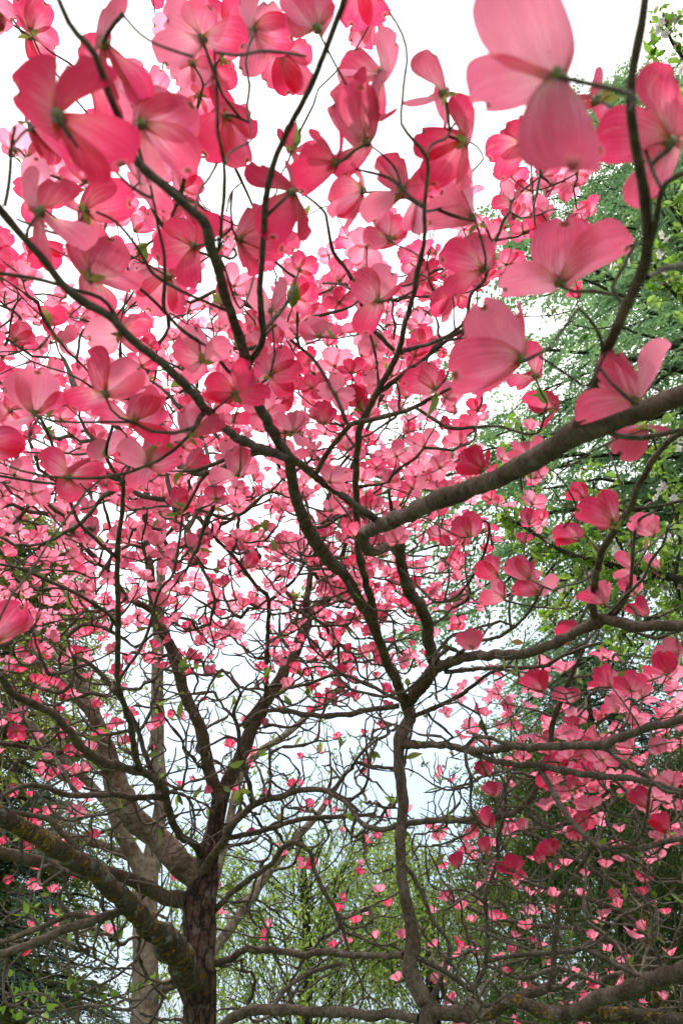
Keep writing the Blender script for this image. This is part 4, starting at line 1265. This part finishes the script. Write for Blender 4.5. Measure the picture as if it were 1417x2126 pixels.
def yew(label, x, y, h, rx, seed, n=60000):
    rg = np.random.default_rng(seed)
    root = thing('yew_tree', (x, y, 0), label, 'tree', 'dark yews behind the dogwoods')
    org = np.array([x, y, 0.0])
    mb = MB()
    for k in range(5):
        a = rg.uniform(0, 6.28)
        z = np.linspace(0, h * 0.8, 12)
        tube(mb, org + np.stack([np.cos(a) * z * 0.18, np.sin(a) * z * 0.18, z - 0.05], 1), np.linspace(0.07, 0.02, 12), 8, 0.05)
    mb.build('trunk', M_BARK_DARK, root, org)
    mb = MB()
    ncl = 1300
    u = rg.random(ncl); a = rg.uniform(0, 6.28, ncl)
    z = 0.1 + (h - 0.1) * u
    prof = np.sqrt(np.clip(1 - (u * 0.97) ** 2.2, 0.02, 1)) * (0.8 + 0.2 * np.sin(a * 3 + z * 2))
    rr = rx * prof * (0.35 + 0.65 * rg.random(ncl) ** 0.35)
    cp = org + np.stack([rr * np.cos(a), rr * np.sin(a), z], 1)
    m = n // ncl
    cd = nrm(np.stack([np.cos(a), np.sin(a), 0.9 + 0 * a], 1) + 0.3 * rg.normal(size=(ncl, 3)))
    q = np.linspace(0, 1, m)
    b = cp[:, None, :] + cd[:, None, :] * (0.45 * q)[None, :, None] + rg.normal(size=(ncl, m, 3)) * 0.05 - ZUP * (0.12 * q ** 2)[None, :, None]
    dd = cd[:, None, :] + rg.normal(size=(ncl, m, 3)) * 0.6
    leafcards(mb, b.reshape(-1, 3), dd.reshape(-1, 3), rg.uniform(0.05, 0.11, ncl * m), rg.uniform(0.014, 0.026, ncl * m), rg, None,
              np.repeat(np.clip(rg.normal(0.5, 0.28, ncl), 0, 1), m))
    mb.build('crown', M_YEW, root, org, smooth=False)


yew("dark green yew behind the slim dark trunk, further left of two", 2.55, 8.2, 3.9, 1.35, 41)
yew("dark green yew behind the mossy stem, further right of two", 4.6, 7.9, 4.2, 1.5, 42)

# bright weeping tree low in the middle
def weeping(label, x, y, h, R, seed):
    rg = np.random.default_rng(seed)
    root = thing('broadleaf_tree', (x, y, 0), label, 'tree', 'light green spring trees')
    org = np.array([x, y, 0.0])
    mb = MB()
    z = np.linspace(-0.1, h * 0.75, 12)
    tube(mb, org + np.stack([0.1 * np.sin(z), 0.08 * np.cos(z * 1.3), z], 1), np.linspace(0.12, 0.03, 12), 10, 0.05)
    mb.build('trunk', M_BARK_DARK, root, org)
    wd, lf = MB(), MB()
    for i in range(105):
        a = rg.uniform(0, 6.28)
        o2 = np.array([math.cos(a), math.sin(a), 0])
        r = R * rg.uniform(0.2, 1.05)
        z0 = h * rg.uniform(0.10, 0.6)
        rise = (h - z0) * rg.uniform(0.25, 1.0) * (1 - 0.35 * r / R)
        t = np.linspace(0, 1, 18)[:, None]
        drop = rg.uniform(0.0, 0.9)
        pts = org + ZUP * z0 + o2 * r * t ** 0.8 + ZUP * rise * np.sin(t * 1.7) - ZUP * drop * t ** 3
        pts = pts + np.cumsum(rg.normal(size=(18, 3)), 0) * 0.035 * t
        tube(wd, pts, np.linspace(0.010, 0.002, 18), 4)
        for j in range(13):
            k = rg.integers(4, 18)
            m = 11
            q = np.linspace(0, 1, m)[:, None]
            st = pts[k] + nrm(rg.normal(size=3) - 0.4 * ZUP) * q * rg.uniform(0.2, 0.55) - ZUP * 0.3 * q ** 2
            tube(wd, st, 0.003, 3, cap=False)
            bp = st + rg.normal(size=(m, 3)) * 0.03
            leafcards(lf, bp, rg.normal(size=(m, 3)) - ZUP * 0.7, rg.uniform(0.045, 0.10, m), rg.uniform(0.02, 0.04, m), rg, None, rg.random(m))
    wd.build('limbs', M_BARK_DARK, root, org)['kind'] = 'stuff'
    lf.build('crown', M_SPRING, root, org, smooth=False)


weeping("airy yellow-green tree seen low between the two dogwood trunks", -0.55, 11.0, 4.6, 3.0, 51)
weeping("airy yellow-green tree beside the left edge of the yews", 1.4, 13.5, 4.8, 2.6, 52)

# tall pale tree behind the left dogwood
def traced_tree(name, label, cat, specs, mat, seed):
    px = np.zeros((0, 3)); built = []; base = None
    for nm, spec in specs:
        xy, w, d = parse(spec, px)
        p3 = np.array([P(a, b, c) for (a, b), c in zip(xy, d)])
        r = w * d / FPX / 2
        if base is None:
            base = np.array([p3[0][0], p3[0][1], 0.0])
            p3 = np.vstack([base + [0, 0, -0.1], base + [0, 0, 0.5], p3]); r = np.concatenate(([r[0] * 1.5, r[0] * 1.1], r))
        q = catmull(np.hstack([p3, r[:, None]]), 8)
        X, Y, D = proj(q[:, :3])
        px = np.vstack([px, np.stack([X, Y, D], 1)])
        built.append((nm, q))
    root = thing(name, base, label, cat)
    for nm, q in built:
        mb = MB()
        tube(mb, q[:, :3], np.maximum(q[:, 3], 0.002), 14, 0.025)
        mb.build(nm, mat, root, base)
    return root, base, built


pale, pbase, pb = traced_tree('pale_tree', "tall pale-barked tree standing just behind the rough dogwood trunk", 'tree', [
    ('trunk', "298,2126,58,4.2;302,2010,53;302,1910,50;305,1840,46;318,1760,34;335,1660,28;328,1560,27;327,1410,25;330,1320,22;335,1180,18;340,1000,14,6.5"),
    ('limb', "303,1850,36,j;290,1800,34;265,1750;240,1690,30;225,1600;200,1500,24;170,1420;110,1360,18;60,1290,12,5.2"),
    ('limb', "308,2060,24,j;380,2030,24;440,1975,22;500,1895,20;540,1835,19;600,1755,17;660,1690,13;720,1600,8,5.4"),
    ('limb', "380,2030,20,j;440,1850,19;475,1710,17;500,1610,16;540,1560,15;600,1520,13;665,1460,11;720,1420,8,5.8"),
    ('limb', "240,1690,18,j;180,1620,17;110,1560,15;60,1500,12;0,1490,10,4.6"),
    ('limb', "270,1780,16,j;200,1750,16;120,1730,14;60,1720,12;0,1700,10,4.4")], M_BARK_BG, 61)
rgp = np.random.default_rng(62)
wd, lf = MB(), MB()
for nm, q in pb:
    for i in range(16):
        k = rgp.integers(len(q) // 3, len(q))
        p0 = q[k, :3]
        dn = nrm(nrm(rgp.normal(size=3)) + 0.7 * ZUP)
        m = 14
        t = np.linspace(0, 1, m)[:, None]
        Lw = rgp.uniform(0.5, 1.1)
        pts = p0 + dn * Lw * t + np.cumsum(rgp.normal(size=(m, 3)), 0) * 0.02 * t
        tube(wd, pts, np.linspace(0.006, 0.0015, m), 5)
        kk = rgp.integers(4, m, 16)
        leafcards(lf, pts[kk], rgp.normal(size=(16, 3)) + 0.6 * ZUP, rgp.uniform(0.025, 0.06, 16), rgp.uniform(0.012, 0.022, 16), rgp)
wd.build('twigs', M_BARK_BG, pale, pbase)['kind'] = 'stuff'
lf.build('leaves', M_SPRING, pale, pbase, smooth=False)['kind'] = 'stuff'

# sapling with fresh leaves at the bottom left corner
sap, sbase, sb = traced_tree('sapling', "thin-stemmed sapling with fresh green leaves at the bottom left corner", 'sapling', [
    ('trunk', "160,2126,8,2.9;150,2050,7;140,1980,6;128,1900,5;120,1850,4,3.1"),
    ('branch', "158,2120,5,j;120,2080,4;70,2060,4;20,2070,3,2.8"),
    ('branch', "150,2050,5,j;200,2010,4;240,1960,3;250,1910,3,3.1"),
    ('branch', "142,1990,4,j;90,1940,3;60,1880,3,3.0"),
    ('branch', "156,2100,4,j;210,2080,4;270,2060,3;320,2040,3,3.0")], M_BARK_BG, 63)
mb, stm = MB(), MB()
for nm, q in sb:
    for i in range(20):
        k = rgp.integers(len(q) // 3, len(q))
        if proj(q[k, :3])[1] > 2170:
            continue
        dn = nrm(rgp.normal(size=3) + 0.6 * ZUP)
        L = rgp.uniform(0.025, 0.055)
        v, f = leaf_sheet(q[k, :3], q[k, :3] + dn * L, nrm(rgp.normal(size=3)), L * 0.5)
        mb.add(v, f, None, rgp.random())
for (x, y) in inside(rect(-20, 2010, 120, 2140), 12, rgp):
    c = P(x, y, 2.9)
    k = min((q for nm, q in sb), key=lambda q: np.min(np.linalg.norm(q[:, :3] - c, axis=1)))
    p0 = k[np.argmin(np.linalg.norm(k[:, :3] - c, axis=1)), :3]
    tube(stm, catmull(np.array([p0, (p0 + c) / 2 + [0, 0, 0.02], c]), 5), 0.0012, 4)
    v, f = leaf_sheet(c, c + nrm(rgp.normal(size=3) + [0, 0, 0.3]) * rgp.uniform(0.04, 0.07), nrm(-FWD + 0.9 * rgp.normal(size=3)), 0.036, bend=0.2)
    mb.add(v, f, None, rgp.random())
stm.build('twigs', M_BARK_BG, sap, sbase)['kind'] = 'stuff'
mb.build('leaves', M_APPLE, sap, sbase, smooth=True)['kind'] = 'stuff'

# white blossomed crab apple at the right edge
crab, cbase, cb = traced_tree('crab_apple_tree', "white-blossomed apple tree with bright green leaves at the right edge", 'tree', [
    ('trunk', "1900,2126,120,2.6;1880,1800,110;1850,1500,95;1800,1250,80;1760,1000,66;1740,800,52;1720,500,40;1700,200,30;1690,0,22,3.6"),
    ('branch', "1790,1230,34,j;1650,1235,28;1500,1225,22;1400,1200,18;1310,1185;1240,1165,12;1180,1150;1130,1120,9;1080,1090;1040,1070,5,3.6"),
    ('branch', "1310,1186,8,j;1280,1120,6;1240,1060;1230,1000,4,3.5"),
    ('branch', "1400,1200,8,j;1410,1120,7;1395,1050;1370,960,5;1350,900,4,3.4"),
    ('branch', "1745,820,26,j;1600,760,20;1500,700,14;1430,640,9;1380,590,6;1350,540,4,3.3"),
    ('branch', "1500,700,9,j;1450,580,8;1420,480;1400,420,5,3.2"),
    ('branch', "1718,480,20,j;1600,380,16;1500,250,11;1440,150,8;1395,90,6;1375,30,4,3.3"),
    ('branch', "1240,1165,6,j;1200,1200,5;1160,1260;1150,1300,3,3.5"),
    ('branch', "1330,1190,7,j;1300,1240,5;1290,1300;1310,1340,4,3.5"),
    ('branch', "1100,1100,5,j;1080,1000,5;1085,930;1080,880,3,3.6"),
    ('branch', "1400,1200,8,j;1420,1290,7;1410,1360,5,3.4")], M_BARK_DARK, 71)
rga = np.random.default_rng(72)
mb, bud, wood = MB(), MB(), MB()
sites = []
for nm, q in cb[1:]:
    X, Y, D = proj(q[:, :3])
    ids = [i for i in range(len(q)) if X[i] < 1500]
    for i in ids:
        for _ in range(2):
            c = q[i, :3] + rga.normal(size=3) * 0.06
            sites.append(c)
            tube(wood, np.linspace(q[i, :3], c, 4) + rga.normal(size=(4, 3)) * 0.003, 0.0016, 4)
            n = rga.integers(2, 5)
            for _ in range(n):
                dn = nrm(rga.normal(size=3) + 0.3 * ZUP)
                L = rga.uniform(0.035, 0.07)
                v, f = leaf_sheet(c + rga.normal(size=3) * 0.012, c + dn * L, nrm(rga.normal(size=3) + 0.6 * ZUP), L * rga.uniform(0.42, 0.6), 3, 5)
                mb.add(v, f, None, rga.random())
mb.build('leaves', M_APPLE, crab, cbase)['kind'] = 'stuff'
wood.build('twigs', M_BARK_DARK, crab, cbase)['kind'] = 'stuff'
rga.shuffle(sites)
CHOSEN = sorted(sites[:60], key=lambda c: proj(c)[2])
for c0 in [c for c in CHOSEN[:34] for _ in range(3)][:100]:
    c = c0 + rga.normal(size=3) * 0.03
    ax = nrm(rga.normal(size=3) * 0.6 + (CAMP - c) / np.linalg.norm(CAMP - c) * 0.6 + 0.3 * ZUP)
    a = nrm(np.cross(ax, [0.2, 0.9, 0.3])); b = np.cross(ax, a)
    pm = MB()
    for k in range(5):
        an = k * 1.2566 + rga.uniform(-.15, .15)
        t = nrm(math.cos(an) * a + math.sin(an) * b + ax * 0.25)
        v, f = leaf_sheet(c, c + t * 0.025, ax, 0.021, 3, 5, -0.1)
        pm.add(v, f, None, rga.random())
    o = pm.build('blossom', M_APETAL, crab, c, c - cbase)
for c0 in sites[60:120]:
    c = c0 + rga.normal(size=3) * 0.03
    v, f = head_mesh(rga.normal(size=3), c, rga.uniform(0.005, 0.009), 5, 6, rga)
    bud.add(v, f, None, rga.random())
bud.build('buds', M_ABUD, crab, cbase)['kind'] = 'stuff'

# ground, out of the picture but it throws light back up
g = MB()
nx = 61
gx = np.sign(np.linspace(-1, 1, nx)) * np.abs(np.linspace(-1, 1, nx)) ** 3 * 900
GX, GY = np.meshgrid(gx, gx)
GZ = 0.04 * np.sin(GX * 0.8) * np.cos(GY * 0.6) - np.clip(np.hypot(GX, GY) - 25, 0, 1e9) * 0.012
i = np.arange(nx - 1)[:, None] * nx; j = np.arange(nx - 1)[None, :]
g.add(np.stack([GX, GY, GZ], -1).reshape(-1, 3), np.stack([i + j, i + j + 1, i + nx + j + 1, i + nx + j], -1).reshape(-1, 4))
go = g.build('ground', plain_material('lawn', (0.05, 0.08, 0.025), (0.10, 0.13, 0.045), 3.0, 0.9))
tag(go, "grassy ground beneath the trees", 'ground', kind='structure')
